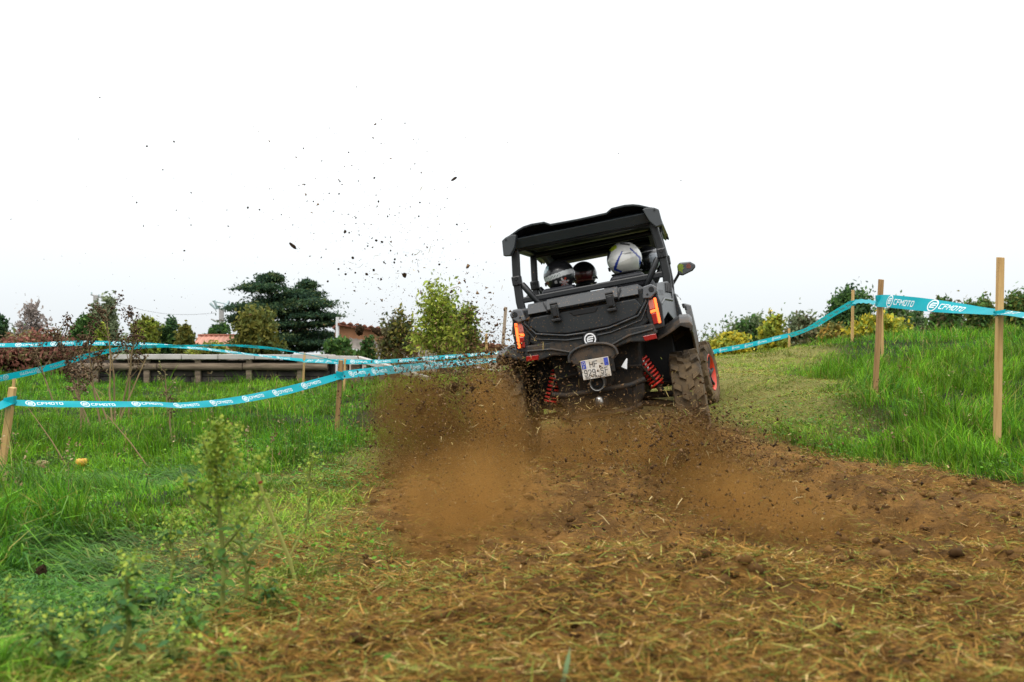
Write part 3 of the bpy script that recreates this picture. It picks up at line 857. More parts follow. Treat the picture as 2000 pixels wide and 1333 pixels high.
# pink-roofed shed
sy = 44.0
a = at(374, 690, sy); b = at(386, 655, sy); c = at(452, 660, sy)
shed = empty('garden_shed', (a[0], sy, 0.2))
tag(shed, 'small shed with a faded pink corrugated roof beside the cedar', 'shed')
ze = at(374, 686, sy)[2] - 0.2; zr = b[2] - 0.2; wd = 2.6
MB().box((0.05, 0, 0), (wd, 2.4, ze)).build('wall', MT['render'], shed)
run = 1.3
sl = math.atan2(zr - ze, run); ln = math.hypot(zr - ze, run)
sp_me = MB().prism(sheet + [(p[0], p[1] - 0.012) for p in sheet[::-1]], 0, 1, 'y').mesh('roof_sheet', MT['sheet_pink'])
for i in range(3):
    s_ = link('roof_sheet', sp_me, shed); s_.location = (-0.08 + i * 0.89, -0.1, ze + 0.005 * (i % 2)); s_.scale = (1.02, ln + 0.08, 1); s_.rotation_euler = (sl, 0, 0)
    s_ = link('roof_sheet', sp_me, shed); s_.location = (-0.08 + (i + 1) * 0.89, 2.5, ze + 0.005 * (i % 2)); s_.scale = (1.02, ln + 0.08, 1); s_.rotation_euler = (sl, 0, math.pi)
MB().tube([(-0.1, run - 0.1, zr + 0.03), (2.65, run - 0.1, zr + 0.03)], 0.05, 8).build('ridge_cap', MT['tile'], shed, smooth=50)
MB().prism([(0.05, ze), (2.35, ze), (run - 0.1, zr - 0.03)], 0.06, 0.16, 'x').build('gable', MT['render'], shed)

# low wall: concrete coping over a log rail and dark plank courses, ramp at its end
wy = 20.5
zg = float(base_h(-5, wy)) - 0.15
L0 = at(150, 700, wy)[0]; L1 = at(645, 700, wy)[0]
ztop = at(400, 693, wy)[2]
wall = empty('timber_barrier', (L0, wy, zg))
tag(wall, 'low dark timber barrier with a pale concrete coping across the field', 'barrier')
Hw = ztop - zg; Lw = L1 - L0
n_ = 6
for i in range(n_):
    x0 = 0.75 + i * (Lw - 0.75) / n_
    MB().box((x0, -0.25, Hw - 0.10), (x0 + (Lw - 0.75) / n_ - 0.012, 0.7, Hw + 0.006 * (i % 2))).build('coping_slab', MT['concrete'], wall, bevel=0.012)
for i in range(3):
    x0 = i * (Lw + 0.0) / 3
    MB().tube([(x0, -0.16, Hw - 0.245), (x0 + Lw / 6, -0.17, Hw - 0.25), (x0 + Lw / 3 - 0.02, -0.16, Hw - 0.25)], [0.075, 0.082, 0.077], 10).build('log_rail', MT['log'], wall, smooth=60)
for r_ in range(5):
    z1 = Hw - 0.335 - r_ * 0.125
    if z1 < 0.05: break
    off = 0.35 * (r_ % 2)
    for i in range(5):
        x0 = -0.1 + i * (Lw + 0.1) / 5 + (off if i else 0); x1 = -0.1 + (i + 1) * (Lw + 0.1) / 5 + (off if i < 4 else 0)
        MB().box((x0, -0.10 + 0.015 * ((i + r_) % 3), z1 - 0.115), (min(x1, Lw) - 0.015, 0.1, z1)).build('plank', MT['dark_wood'], wall, bevel=0.01)
for i in range(5):
    MB().box((0.4 + i * Lw / 5, -0.19, 0), (0.52 + i * Lw / 5, -0.11, Hw - 0.11)).build('post', MT['log'], wall, bevel=0.01)
MB().box((-0.1, 0.1, 0), (Lw, 0.6, Hw - 0.11)).build('backing', MT['dark_wood'], wall)
# the ramp at the end of the wall
e = at(830, 738, wy - 1.0)
dx, dz = e[0] - L1, e[2] - ztop
MB().prism([(Lw, Hw - 0.02), (Lw + 0.55, Hw - 0.03), (Lw + dx, Hw + dz), (Lw + dx, Hw + dz - 0.10), (Lw + 0.52, Hw - 0.13), (Lw, Hw - 0.12)], -0.25, 0.55, 'y').build('ramp_slab', MT['concrete'], wall, bevel=0.01)
for i in range(7):
    f = (i + 0.5) / 7
    zz = Hw - 0.2 + (dz + 0.05) * max(0, f - 0.2)
    x0 = Lw + 0.05 + f * (dx - 0.2)
    MB().box((x0, -0.12, 0), (x0 + 0.20, 0.1, zz)).build('plank', MT['log'], wall, bevel=0.012)

# utility poles
def upole(label, px, ptop, Y, arm, insul):
    b = at(px, 700, Y); t_ = at(px, ptop, Y)
    r_ = empty('utility_pole', (b[0], Y, 0.2)); tag(r_, label, 'utility pole')
    h = t_[2] - 0.2
    MB().prism([(-0.14, -0.11), (0.14, -0.11), (0.14, 0.11), (-0.14, 0.11)], 0, h, 'z').build('shaft', MT['pole'], r_, bevel=0.02)
    if arm:
        MB().tube([(-0.35, 0, h + 0.05), (0.75, 0.4, h - 0.32)], 0.05, 6).build('crossarm', MT['pole'], r_)
        for k in (-0.3, 0.15, 0.7):
            MB().lathe([(0.03, 0), (0.06, 0.05), (0.04, 0.1), (0.055, 0.15), (0.02, 0.2)], (k, 0.0 + 0.36 * (k + .35) / 1.1, h + 0.05 - (k + 0.35) * 0.33), 'z', 8, False).build('insulator', MT['insul'], r_)
    if insul:
        MB().tube([(-0.7, 0, h - 0.7), (0.5, 0.2, h - 1.2)], 0.05, 6).build('crossarm', MT['pole'], r_)
        MB().tube([(-0.6, 0, h + 0.5), (0.1, 0, h + 0.35), (0.8, 0.1, h + 0.1)], 0.05, 6).build('bracket', MT['insul'], r_)
        for k in range(6):
            a_ = k * 1.05
            MB().tube([(0.35 * math.cos(a_), 0.3 * math.sin(a_), h - 0.05), (0.75 * math.cos(a_), 0.5 * math.sin(a_), h + 0.35 + 0.2 * math.sin(a_ * 2))], [0.07, 0.09], 7).build('insulator', MT['insul'], r_)
    return r_


upole('grey concrete utility pole with one long slanting crossarm above the willow', 186, 577, 68, True, False)
upole('concrete utility pole topped by a cluster of pale insulators left of the cedar', 432, 603, 66, False, True)
p0 = at(205, 583, 68); p1 = at(420, 612, 66)
wire = [(p0 * (1 - t_) + p1 * t_ - np.array([0, 0, 0.5 * math.sin(math.pi * t_)])) for t_ in np.linspace(0, 1, 17)]
o = MB().tube(wire, 0.012, 5).build('power_line', M_plain('cable', (0.25, 0.26, 0.27), None, 0.7), None)
tag(o, 'thin sagging power cable between the two utility poles', 'cable')

# ------------------------------------------------------------------ stakes
def stake(label, px_b, py_b, px_t, py_t, Y, w=0.045, mat='stake', group='wooden stakes of the course fence', d=None, name='wooden_stake', Yt=None):
    b = at(px_b, py_b, Y); t_ = at(px_t, py_t, Yt or Y)
    b[2] = min(b[2], float(ground_h(np.array([b[0]]), np.array([b[1]]))[0])) - 0.12
    b = Vector(b); t_ = Vector(t_)
    u = (t_ - b); Ln = u.length
    mb = MB(); d = d or w * 0.9
    mb.loft([[(-w * .12, -d * .12, 0), (w * .12, -d * .12, 0), (w * .12, d * .12, 0), (-w * .12, d * .12, 0)],
             [(-w / 2, -d / 2, 0.1), (w / 2, -d / 2, 0.1), (w / 2, d / 2, 0.1), (-w / 2, d / 2, 0.1)],
             [(-w / 2 * .97, -d / 2, Ln * .55), (w / 2 * 1.02, -d / 2, Ln * .55), (w / 2, d / 2, Ln * .55), (-w / 2, d / 2, Ln * .55)],
             [(-w / 2, -d / 2, Ln - 0.004), (w / 2, -d / 2, Ln), (w / 2, d / 2, Ln + 0.003), (-w / 2, d / 2, Ln - 0.002)]])
    o = mb.build(name, MT[mat], None, bevel=0.003)
    o.location = b
    o.rotation_euler = u.to_track_quat('Z', 'Y').to_euler()
    o.rotation_euler = (Matrix.Rotation(0, 3, 'Z') @ u.to_track_quat('Z', 'Y').to_matrix()).to_euler()
    return tag(o, label, 'stake', group)


stake('tallest light wooden stake on the right grass bank, nearest the camera', 1946, 866, 1954, 503, 7.2, 0.046)
stake('brown stake holding the end of the lettered turquoise tape', 1707, 757, 1721, 546, 8.9, 0.043, 'stake_brown')
stake('thin light stake just behind the brown one on the bank', 1724, 698, 1722, 600, 14.2, 0.036)
stake('slim stake on the bank in front of the large dark tree', 1664, 660, 1666, 567, 16.2, 0.042)
stake('short far stake where the tape bends beyond the vehicle', 1542, 692, 1541, 642, 21.0, 0.045)
stake('leaning stake at the edge of the frame tied with turquoise tape', -4, 940, 25, 757, 7.3, 0.047)
stake('grey-brown stake in the grass where two tapes meet', 656, 850, 666, 704, 10.4, 0.048, 'stake_brown')
stake('small far stake directly behind the grey-brown stake', 671, 752, 674, 701, 15.0, 0.032)
stake('short stake in front of the low wall, left of the meeting tapes', 590, 740, 595, 690, 16.5, 0.034)
stake('small stake by the red hedge holding the end of the middle tape', 24, 790, 28, 728, 14.5, 0.036)
stake('short pale yellow stake beside the tall weathered post', 951, 720, 950, 652, 16.0, 0.042)
stake('tall weathered grey plank post left of the vehicle', 976, 724, 988, 600, 15.5, 0.105, 'plank', 'weathered posts', 0.05, 'weathered_post')
stake('low weathered post stub between the yellow stake and the tall post', 967, 722, 967, 694, 17.5, 0.07, 'plank', 'weathered posts', 0.05, 'weathered_post')

# ------------------------------------------------------------------ lettering
GL = {  # stroke letters on a 0..1 by 0..1 cell
    'C': [[(1, 1), (0.15, 1), (0, .85), (0, .15), (.15, 0), (1, 0)]],
    'F': [[(0, 0), (0, 1), (1, 1)], [(0, .52), (.85, .52)]],
    'M': [[(0, 0), (0, 1), (.5, .45), (1, 1), (1, 0)]],
    'O': [[(.15, 0), (0, .15), (0, .85), (.15, 1), (.85, 1), (1, .85), (1, .15), (.85, 0), (.15, 0)]],
    'T': [[(0, 1), (1, 1)], [(.5, 1), (.5, 0)]],
    'H': [[(0, 0), (0, 1)], [(1, 0), (1, 1)], [(0, .5), (1, .5)]],
    'S': [[(1, .85), (.8, 1), (.2, 1), (0, .85), (0, .65), (.2, .52), (.8, .48), (1, .35), (1, .15), (.8, 0), (.2, 0), (0, .15)]],
    '2': [[(0, .8), (.2, 1), (.8, 1), (1, .8), (1, .6), (0, 0), (1, 0)]],
    '9': [[(0, .12), (.2, 0), (.8, 0), (1, .2), (1, .8), (.8, 1), (.2, 1), (0, .8), (0, .62), (.2, .45), (1, .45)]],
    '-': [[(.2, .5), (.8, .5)]],
    'R': [[(0, 0), (0, 1), (.85, 1), (1, .85), (1, .62), (.85, .48), (0, .48)], [(.5, .48), (1, 0)]],
    'A': [[(0, 0), (.5, 1), (1, 0)], [(.2, .35), (.8, .35)]],
    'N': [[(0, 0), (0, 1), (1, 0), (1, 1)]],
    'E': [[(1, 1), (0, 1), (0, 0), (1, 0)], [(0, .5), (.8, .5)]],
    'D': [[(0, 0), (0, 1), (.7, 1), (1, .75), (1, .25), (.7, 0), (0, 0)]],
    'G': [[(1, .85), (.8, 1), (.2, 1), (0, .8), (0, .2), (.2, 0), (1, 0), (1, .5), (.55, .5)]],
    ' ': [],
}


def strokes(lines, th, off=(0, 0), sc=(1, 1), slant=0.0):
    """thick polylines as quads in a plane"""
    Q = []
    for ln_ in lines:
        pts = [Vector((off[0] + (p[0] * sc[0]) + slant * p[1] * sc[1], off[1] + p[1] * sc[1])) for p in ln_]
        for a_, b_ in zip(pts[:-1], pts[1:]):
            d_ = (b_ - a_).normalized(); nn_ = Vector((-d_.y, d_.x)) * th / 2; e_ = d_ * th * 0.42
            Q.append([a_ - e_ - nn_, b_ + e_ - nn_, b_ + e_ + nn_, a_ - e_ + nn_])
    return Q


def word(text, h, w, gap, th, x0=0.0, y0=0.0, slant=0.0):
    Q = []; x = x0
    for ch in text:
        ww = w * (1.25 if ch == 'M' else (0.5 if ch == ' ' else 1))
        Q += strokes(GL[ch], th, (x, y0), (ww, h), slant); x += ww + gap
    return Q, x


def ring(cx, cy_, r, th, n=20):
    Q = []
    for k in range(n):
        a0, a1 = 2 * math.pi * k / n, 2 * math.pi * (k + 1) / n
        Q.append([Vector((cx + (r + s_ * th / 2) * math.cos(a_), cy_ + (r + s_ * th / 2) * math.sin(a_))) for s_, a_ in ((-1, a0), (1, a0), (1, a1), (-1, a1))])
    return Q


def emblem(cx, cy_, r):
    Q = ring(cx, cy_, r, r * 0.24)
    Q += strokes([[(0.55, 0.42), (-0.22, 0.42), (-0.5, 0.1), (-0.5, -0.3)], [(0.5, 0.05), (-0.42, 0.02)], [(0.35, -0.36), (-0.5, -0.36)]], r * 0.24, (cx, cy_), (r, r))
    return Q


_lg = emblem(0.05, 0, 0.042)
_wd, _xe = word('CFMOTO', 0.036, 0.028, 0.0135, 0.0078, 0.115, -0.020, 0.10)
TAPE_MOTIF = _lg + _wd
MOTIF_LEN = _xe

# ------------------------------------------------------------------ barrier tapes
MT['tape'] = M_plain('turquoise_tape', (0.004, 0.42, 0.50), (0.004, 0.37, 0.46), 0.5, 5, 0.2)
_t = MT['tape'].node_tree; _b = _t.nodes['Principled BSDF']
_tr = _t.nodes.new('ShaderNodeBsdfTranslucent'); _tr.inputs['Color'].default_value = (0.008, 0.46, 0.54, 1)
_ms = _t.nodes.new('ShaderNodeMixShader'); _ms.inputs[0].default_value = 0.35
_t.links.new(_b.outputs[0], _ms.inputs[1]); _t.links.new(_tr.outputs[0], _ms.inputs[2]); _t.links.new(_ms.outputs[0], _t.nodes['Material Output'].inputs['Surface'])
MT['print'] = M_plain('white_print', (0.62, 0.72, 0.74), (0.55, 0.66, 0.68), 0.5, 6, 0.2)


def tape(label, pts, W_=0.105, phase=0.0, pitch=0.46, flip=False, lettered=True, side=1, sc=0.78):
    """a ribbon through pts (px, py, Y, apparent height in px); it twists where it looks narrow"""
    P = [Vector(at(p[0], p[1], p[2])) for p in pts]
    tl = [math.acos(max(0.10, min(1.0, p[3] / FPX * p[2] / W_))) * side for p in pts]
    S = []; TL = []
    for i in range(len(P) - 1):
        a_, b_, c_, d_ = P[max(i - 1, 0)], P[i], P[i + 1], P[min(i + 2, len(P) - 1)]
        for k in range(16):
            t_ = k / 16
            S.append(0.5 * ((2 * b_) + (c_ - a_) * t_ + (2 * a_ - 5 * b_ + 4 * c_ - d_) * t_ ** 2 + (3 * b_ - a_ - 3 * c_ + d_) * t_ ** 3))
            TL.append(tl[i] * (1 - t_) + tl[i + 1] * t_)
    S.append(P[-1]); TL.append(tl[-1])
    s_ = [0.0]
    for i in range(1, len(S)): s_.append(s_[-1] + (S[i] - S[i - 1]).length)
    frames = []
    for i in range(len(S)):
        t_ = (S[min(i + 1, len(S) - 1)] - S[max(i - 1, 0)]).normalized()
        u_ = (Vector((0, 0, 1)) - t_ * t_.z).normalized(); n_ = u_.cross(t_)
        a_ = TL[i] + 0.10 * math.sin(3.1 * s_[i] + phase)
        frames.append((u_ * math.cos(a_) + n_ * math.sin(a_), n_ * math.cos(a_) - u_ * math.sin(a_)))
    s_a = np.array(s_); Pa = np.array([p[:] for p in S]); Ua = np.array([f[0][:] for f in frames]); Na = np.array([f[1][:] for f in frames])

    def ev(s, v, o_=0.0):
        p = np.array([np.interp(s, s_a, Pa[:, k]) for k in range(3)]); u = np.array([np.interp(s, s_a, Ua[:, k]) for k in range(3)]); n_ = np.array([np.interp(s, s_a, Na[:, k]) for k in range(3)])
        wob = 0.006 * math.sin(9 * s + 2 * phase) * (1 - (2 * v / W_) ** 2)
        return p + u * v + n_ * (o_ + wob)
    Ltot = s_[-1]; nS = max(24, int(Ltot / 0.05)); mb = MB()
    rows = [[ev(Ltot * i / nS, W_ * (j / 4 - 0.5)) for j in range(5)] for i in range(nS + 1)]
    mb.loft(rows, cap=False, closed=False)
    o = mb.build('barrier_tape', MT['tape'], None, smooth=80)
    tag(o, label, 'tape', 'turquoise barrier tapes of the course')
    if lettered:
        s0 = 0.08 + phase * 0.1
        while s0 + MOTIF_LEN * sc + 0.03 < Ltot:
            mb = MB()
            for q in TAPE_MOTIF:
                for off in (0.0015, -0.0015):
                    vs = []
                    for p in q:
                        u_ = ((MOTIF_LEN - p.x) if flip else p.x) * sc
                        vs.append(ev(s0 + u_, (-p.y if flip else p.y) * sc, off))
                    mb.add(vs, [(0, 1, 2, 3)])
            mb.build('lettering', MT['print'], o)
            s0 += pitch
    return o


tape('wide lettered turquoise tape from the brown stake to the tall near stake',
     [(1716, 588, 8.87, 24), (1740, 589, 8.6, 25), (1790, 594, 8.2, 25), (1845, 600, 7.9, 20), (1900, 606, 7.55, 12), (1950, 611, 7.27, 9)], 0.112, 1.2, 0.61, sc=1.2)
tape('turquoise tape running off the frame past the tall near stake',
     [(1952, 611, 7.28, 9), (2000, 615, 6.6, 9), (2120, 628, 5.4, 12)], 0.12, 0.2, 0.72, sc=1.2)
tape('twisted turquoise tape between the slim stake and the brown stake', [(1667, 590, 16.1, 10), (1685, 589, 13.5, 7), (1700, 590, 11, 4), (1717, 590, 8.95, 9)], 0.11, 0.1, lettered=False)
tape('turquoise tape rising from the short far stake to the slim stake', [(1541, 656, 20.9, 6), (1580, 642, 19.5, 4), (1625, 615, 17.8, 6), (1666, 592, 16.15, 8)], 0.11, 0.6, side=-1)
tape('turquoise tape from behind the vehicle to the short far stake', [(1340, 700, 24.0, 7), (1400, 686, 23.2, 9), (1460, 675, 22.2, 10), (1541, 655, 21.0, 8)], 0.11, 0.9)
tape('near turquoise tape hanging between the leaning stake and the grey-brown stake',
     [(16, 786, 7.3, 12), (80, 789, 7.5, 14), (180, 790, 7.8, 13), (300, 790, 8.2, 8), (360, 792, 8.5, 9), (450, 784, 9.0, 13), (560, 763, 9.7, 14), (662, 735, 10.38, 9)], 0.085, 0.5, 0.42)
tape('short turquoise tape end tied on the leaning stake at the frame edge', [(-60, 812, 6.9, 9), (-10, 797, 7.15, 9), (17, 785, 7.28, 10)], 0.085, 0.2, lettered=False)
tape('lettered turquoise tape from the grey-brown stake into the dust behind the vehicle',
     [(665, 733, 10.36, 15), (730, 726, 10.9, 16), (800, 719, 11.6, 15), (880, 711, 13.0, 12), (950, 705, 14.4, 9), (1010, 703, 15.2, 9)], 0.10, 0.7, 0.42)
tape('far straight turquoise tape from the short stake past the tall weathered post',
     [(594, 705, 16.45, 7), (640, 706, 15.6, 8), (676, 707, 15.0, 9), (760, 706, 15.4, 8), (880, 697, 16.0, 7), (952, 691, 16.0, 6), (1030, 684, 16.6, 6)], 0.085, 0.4, 0.42)
tape('upper turquoise tape in front of the red hedge sagging to the short stake',
     [(-60, 675, 12.2, 9), (60, 674, 12.4, 9), (140, 671, 12.7, 9), (220, 671, 13.1, 8), (300, 674, 13.6, 8), (400, 682, 14.4, 5), (500, 694, 15.5, 5), (592, 704, 16.4, 6)], 0.075, 0.3, 0.40)
tape('middle turquoise tape rising from the frame edge through the dead stalks to the grey-brown stake',
     [(-50, 748, 12.6, 12), (27, 734, 13.0, 12), (100, 717, 13.0, 11), (180, 693, 12.9, 8), (260, 679, 12.8, 5), (360, 676, 12.6, 4), (450, 675, 12.3, 4), (540, 682, 11.7, 5), (610, 695, 11.0, 5), (664, 708, 10.45, 5)], 0.085, 0.8, 0.42, flip=True, side=-1)

# where tapes are wound round the stakes
def wrap(parent_label, px, py, Y, w, h, tilt=0.0):
    par = next(o for o in COL.objects if o.get('label') == parent_label)
    c_ = Vector(at(px, py, Y)); mb = MB(); rings_ = []
    for k in range(5):
        z = -h / 2 + h * k / 4; j = 1 + 0.10 * math.sin(k * 2.3)
        rings_.append([c_ + Vector((sx * w * 0.62 * j, sy * w * 0.62 * j, z + tilt * sx * w)) for sx, sy in ((-1, -.8), (-.4, -1.05), (.4, -1), (1, -.8), (1, .8), (.3, 1), (-.5, 1.05), (-1, .8))])
    mb.loft(rings_, cap=False).build('tape_wrap', MT['tape'], par, smooth=50)


wrap('wide lettered turquoise tape from the brown stake to the tall near stake', 1718, 588, 8.9, 0.046, 0.10)
wrap('turquoise tape running off the frame past the tall near stake', 1952, 611, 7.2, 0.05, 0.035, 0.1)
wrap('near turquoise tape hanging between the leaning stake and the grey-brown stake', 20, 784, 7.3, 0.055, 0.06, 0.15)
wrap('lettered turquoise tape from the grey-brown stake into the dust behind the vehicle', 664, 734, 10.4, 0.055, 0.085, -0.1)
wrap('turquoise tape rising from the short far stake to the slim stake', 1666, 592, 16.2, 0.05, 0.08, 0.2)

# ------------------------------------------------------------------ side-by-side utility vehicle
MT['plastic'] = M_muddy('charcoal_plastic', (0.014, 0.017, 0.020), 0.36, 0.5, 0.95, 0.35, -0.02)
MT['plastic_low'] = M_muddy('charcoal_plastic_low', (0.017, 0.019, 0.020), 0.42, 0.4, 0.95, 0.25, 0.04)
MT['roof'] = M_plain('roof_plastic', (0.014, 0.020, 0.023), (0.011, 0.016, 0.019), 0.36, 3, 0.5, bump=0.05, bscale=200)
MT['wing'] = M_plain('wing_plastic', (0.055, 0.062, 0.068), (0.045, 0.051, 0.056), 0.45, 3, 0.5)
MT['grey'] = M_muddy('grey_plastic', (0.11, 0.115, 0.125), 0.5, 0.4, 1.1, 0.5, 0.0)
MT['black'] = M_plain('black_plastic', (0.012, 0.012, 0.013), (0.008, 0.008, 0.009), 0.5, 10, 0.4)
MT['cage'] = M_plain('cage_steel', (0.013, 0.014, 0.016), (0.009, 0.010, 0.011), 0.38, 8, 0.5)
MT['under'] = M_muddy('underbody', (0.010, 0.0095, 0.009), 0.65, 0.3, 0.70, -0.3, 0.10, 14, (0.075, 0.045, 0.02))
MT['tyre'] = M_muddy('tyre_rubber', (0.016, 0.015, 0.014), 0.7, 0.3, 0.6, -0.6, 0.22, 8, (0.15, 0.10, 0.05))
MT['rim'] = M_plain('orange_rim', (0.72, 0.050, 0.014), (0.55, 0.04, 0.014), 0.4, 14)
MT['spring'] = M_plain('red_spring', (0.72, 0.035, 0.02), (0.5, 0.03, 0.018), 0.35, 18)
MT['steel'] = M_plain('bright_steel', (0.45, 0.44, 0.42), (0.30, 0.28, 0.25), 0.3, 8, 0.5, metal=0.9)
MT['lamp_hot'] = M_plain('tail_lamp_led', (0.9, 0.12, 0.02), None, 0.3, 5, emit=(1.0, 0.13, 0.025, 2.6))
MT['lamp_pink'] = M_plain('tail_lamp_lens', (0.45, 0.14, 0.11), (0.38, 0.11, 0.09), 0.15, 9, coat=0.6, emit=(1.0, 0.25, 0.2, 0.10))
MT['lamp_red'] = M_plain('red_lens', (0.30, 0.010, 0.008), (0.22, 0.008, 0.006), 0.15, 9, coat=0.6, emit=(1, 0.03, 0.02, 0.04))
MT['plate'] = M_plain('plate_white', (0.66, 0.63, 0.58), (0.46, 0.39, 0.30), 0.5, 22)
MT['plate_ink'] = M_plain('plate_ink', (0.035, 0.035, 0.04), None, 0.5, 14)
MT['plate_blue'] = M_plain('plate_blue', (0.045, 0.075, 0.42), (0.04, 0.06, 0.34), 0.4, 14)
MT['chrome_white'] = M_plain('emblem_silver', (0.85, 0.85, 0.86), (0.74, 0.74, 0.76), 0.25, 10, 0.6)
MT['door_white'] = M_muddy('white_panel', (0.74, 0.76, 0.77), 0.25, 0.5, 1.0, 0.3, 0.0)
MT['door_green'] = M_plain('green_panel', (0.10, 0.22, 0.02), (0.06, 0.13, 0.015), 0.3, 4)
MT['mirror_glass'] = M_plain('mirror_glass', (0.05, 0.05, 0.055), None, 0.12, 4, 0.8)
MT['lime'] = M_plain('painted_reflection_lime', (0.26, 0.34, 0.03), (0.16, 0.22, 0.02), 0.4, 12)  # green of the driver's gear in the mirror, a painted reflection
MT['coral'] = M_plain('painted_reflection_coral', (0.22, 0.07, 0.045), (0.12, 0.04, 0.03), 0.4, 60)  # reddish part of the same mirror image, also painted as colour
MT['seat'] = M_plain('seat_vinyl', (0.020, 0.022, 0.028), (0.014, 0.015, 0.02), 0.45, 8, 0.4)

CAR = empty('utility_vehicle')
CAR.matrix_world = V_M @ Matrix.Translation((0.022, 0, 0)) @ Matrix.Diagonal((0.962, 1, 1, 1))
tag(CAR, 'charcoal four-seat side-by-side utility vehicle with roof, tilted on the rutted track', 'utility vehicle')


def both(fn):
    for s in (1, -1):
        fn(s)


def X(poly, s):
    return poly if s > 0 else mirror_x(poly)


# --- cargo box and tailgate
cb_poly = [(-0.555, 1.07), (-0.52, 1.15), (0.52, 1.15), (0.555, 1.07), (0.54, 0.93), (0.42, 0.86), (0.16, 0.80), (-0.16, 0.80), (-0.42, 0.86), (-0.54, 0.93)]
box_ = MB().prism(cb_poly, -0.455, 0.28).build('cargo_box', MT['plastic'], CAR, bevel=0.016, seg=3)
gate = MB().prism([(-0.40, 1.075), (0.40, 1.075), (0.445, 1.01), (0.375, 0.945), (0.16, 0.905), (-0.16, 0.905), (-0.375, 0.945), (-0.445, 1.01)], -0.492, -0.44).build('tailgate', MT['plastic'], CAR, bevel=0.012, seg=3)
MB().prism([(-0.115, 1.062), (0.115, 1.062), (0.085, 1.028), (-0.085, 1.028)], -0.499, -0.489).build('handle_recess', MT['black'], gate, bevel=0.004)
# moulded ribs framing the gate
for off, rr in ((0.0, 0.010), (0.035, 0.006)):
    pts = [(-0.47 - off * .5, -0.472, 1.12), (-0.475 - off * .6, -0.482, 1.04), (-0.40 - off * .5, -0.490, 0.945 - off), (-0.17, -0.492, 0.895 - off), (0, -0.492, 0.888 - off),
           (0.17, -0.492, 0.895 - off), (0.40 + off * .5, -0.490, 0.945 - off), (0.475 + off * .6, -0.482, 1.04), (0.47 + off * .5, -0.472, 1.12)]
    MB().tube(pts, rr, 8).build('moulded_rib', MT['plastic'], gate, smooth=60)
lid_prof = [(-0.485, 1.082), (-0.530, 1.094), (-0.535, 1.108), (-0.485, 1.172), (-0.45, 1.185), (0.22, 1.19), (0.22, 1.075), (-0.485, 1.075)]
lid = MB().prism(lid_prof, -0.275, 0.275, 'x').build('lid', MT['plastic'], CAR, bevel=0.01, seg=3)
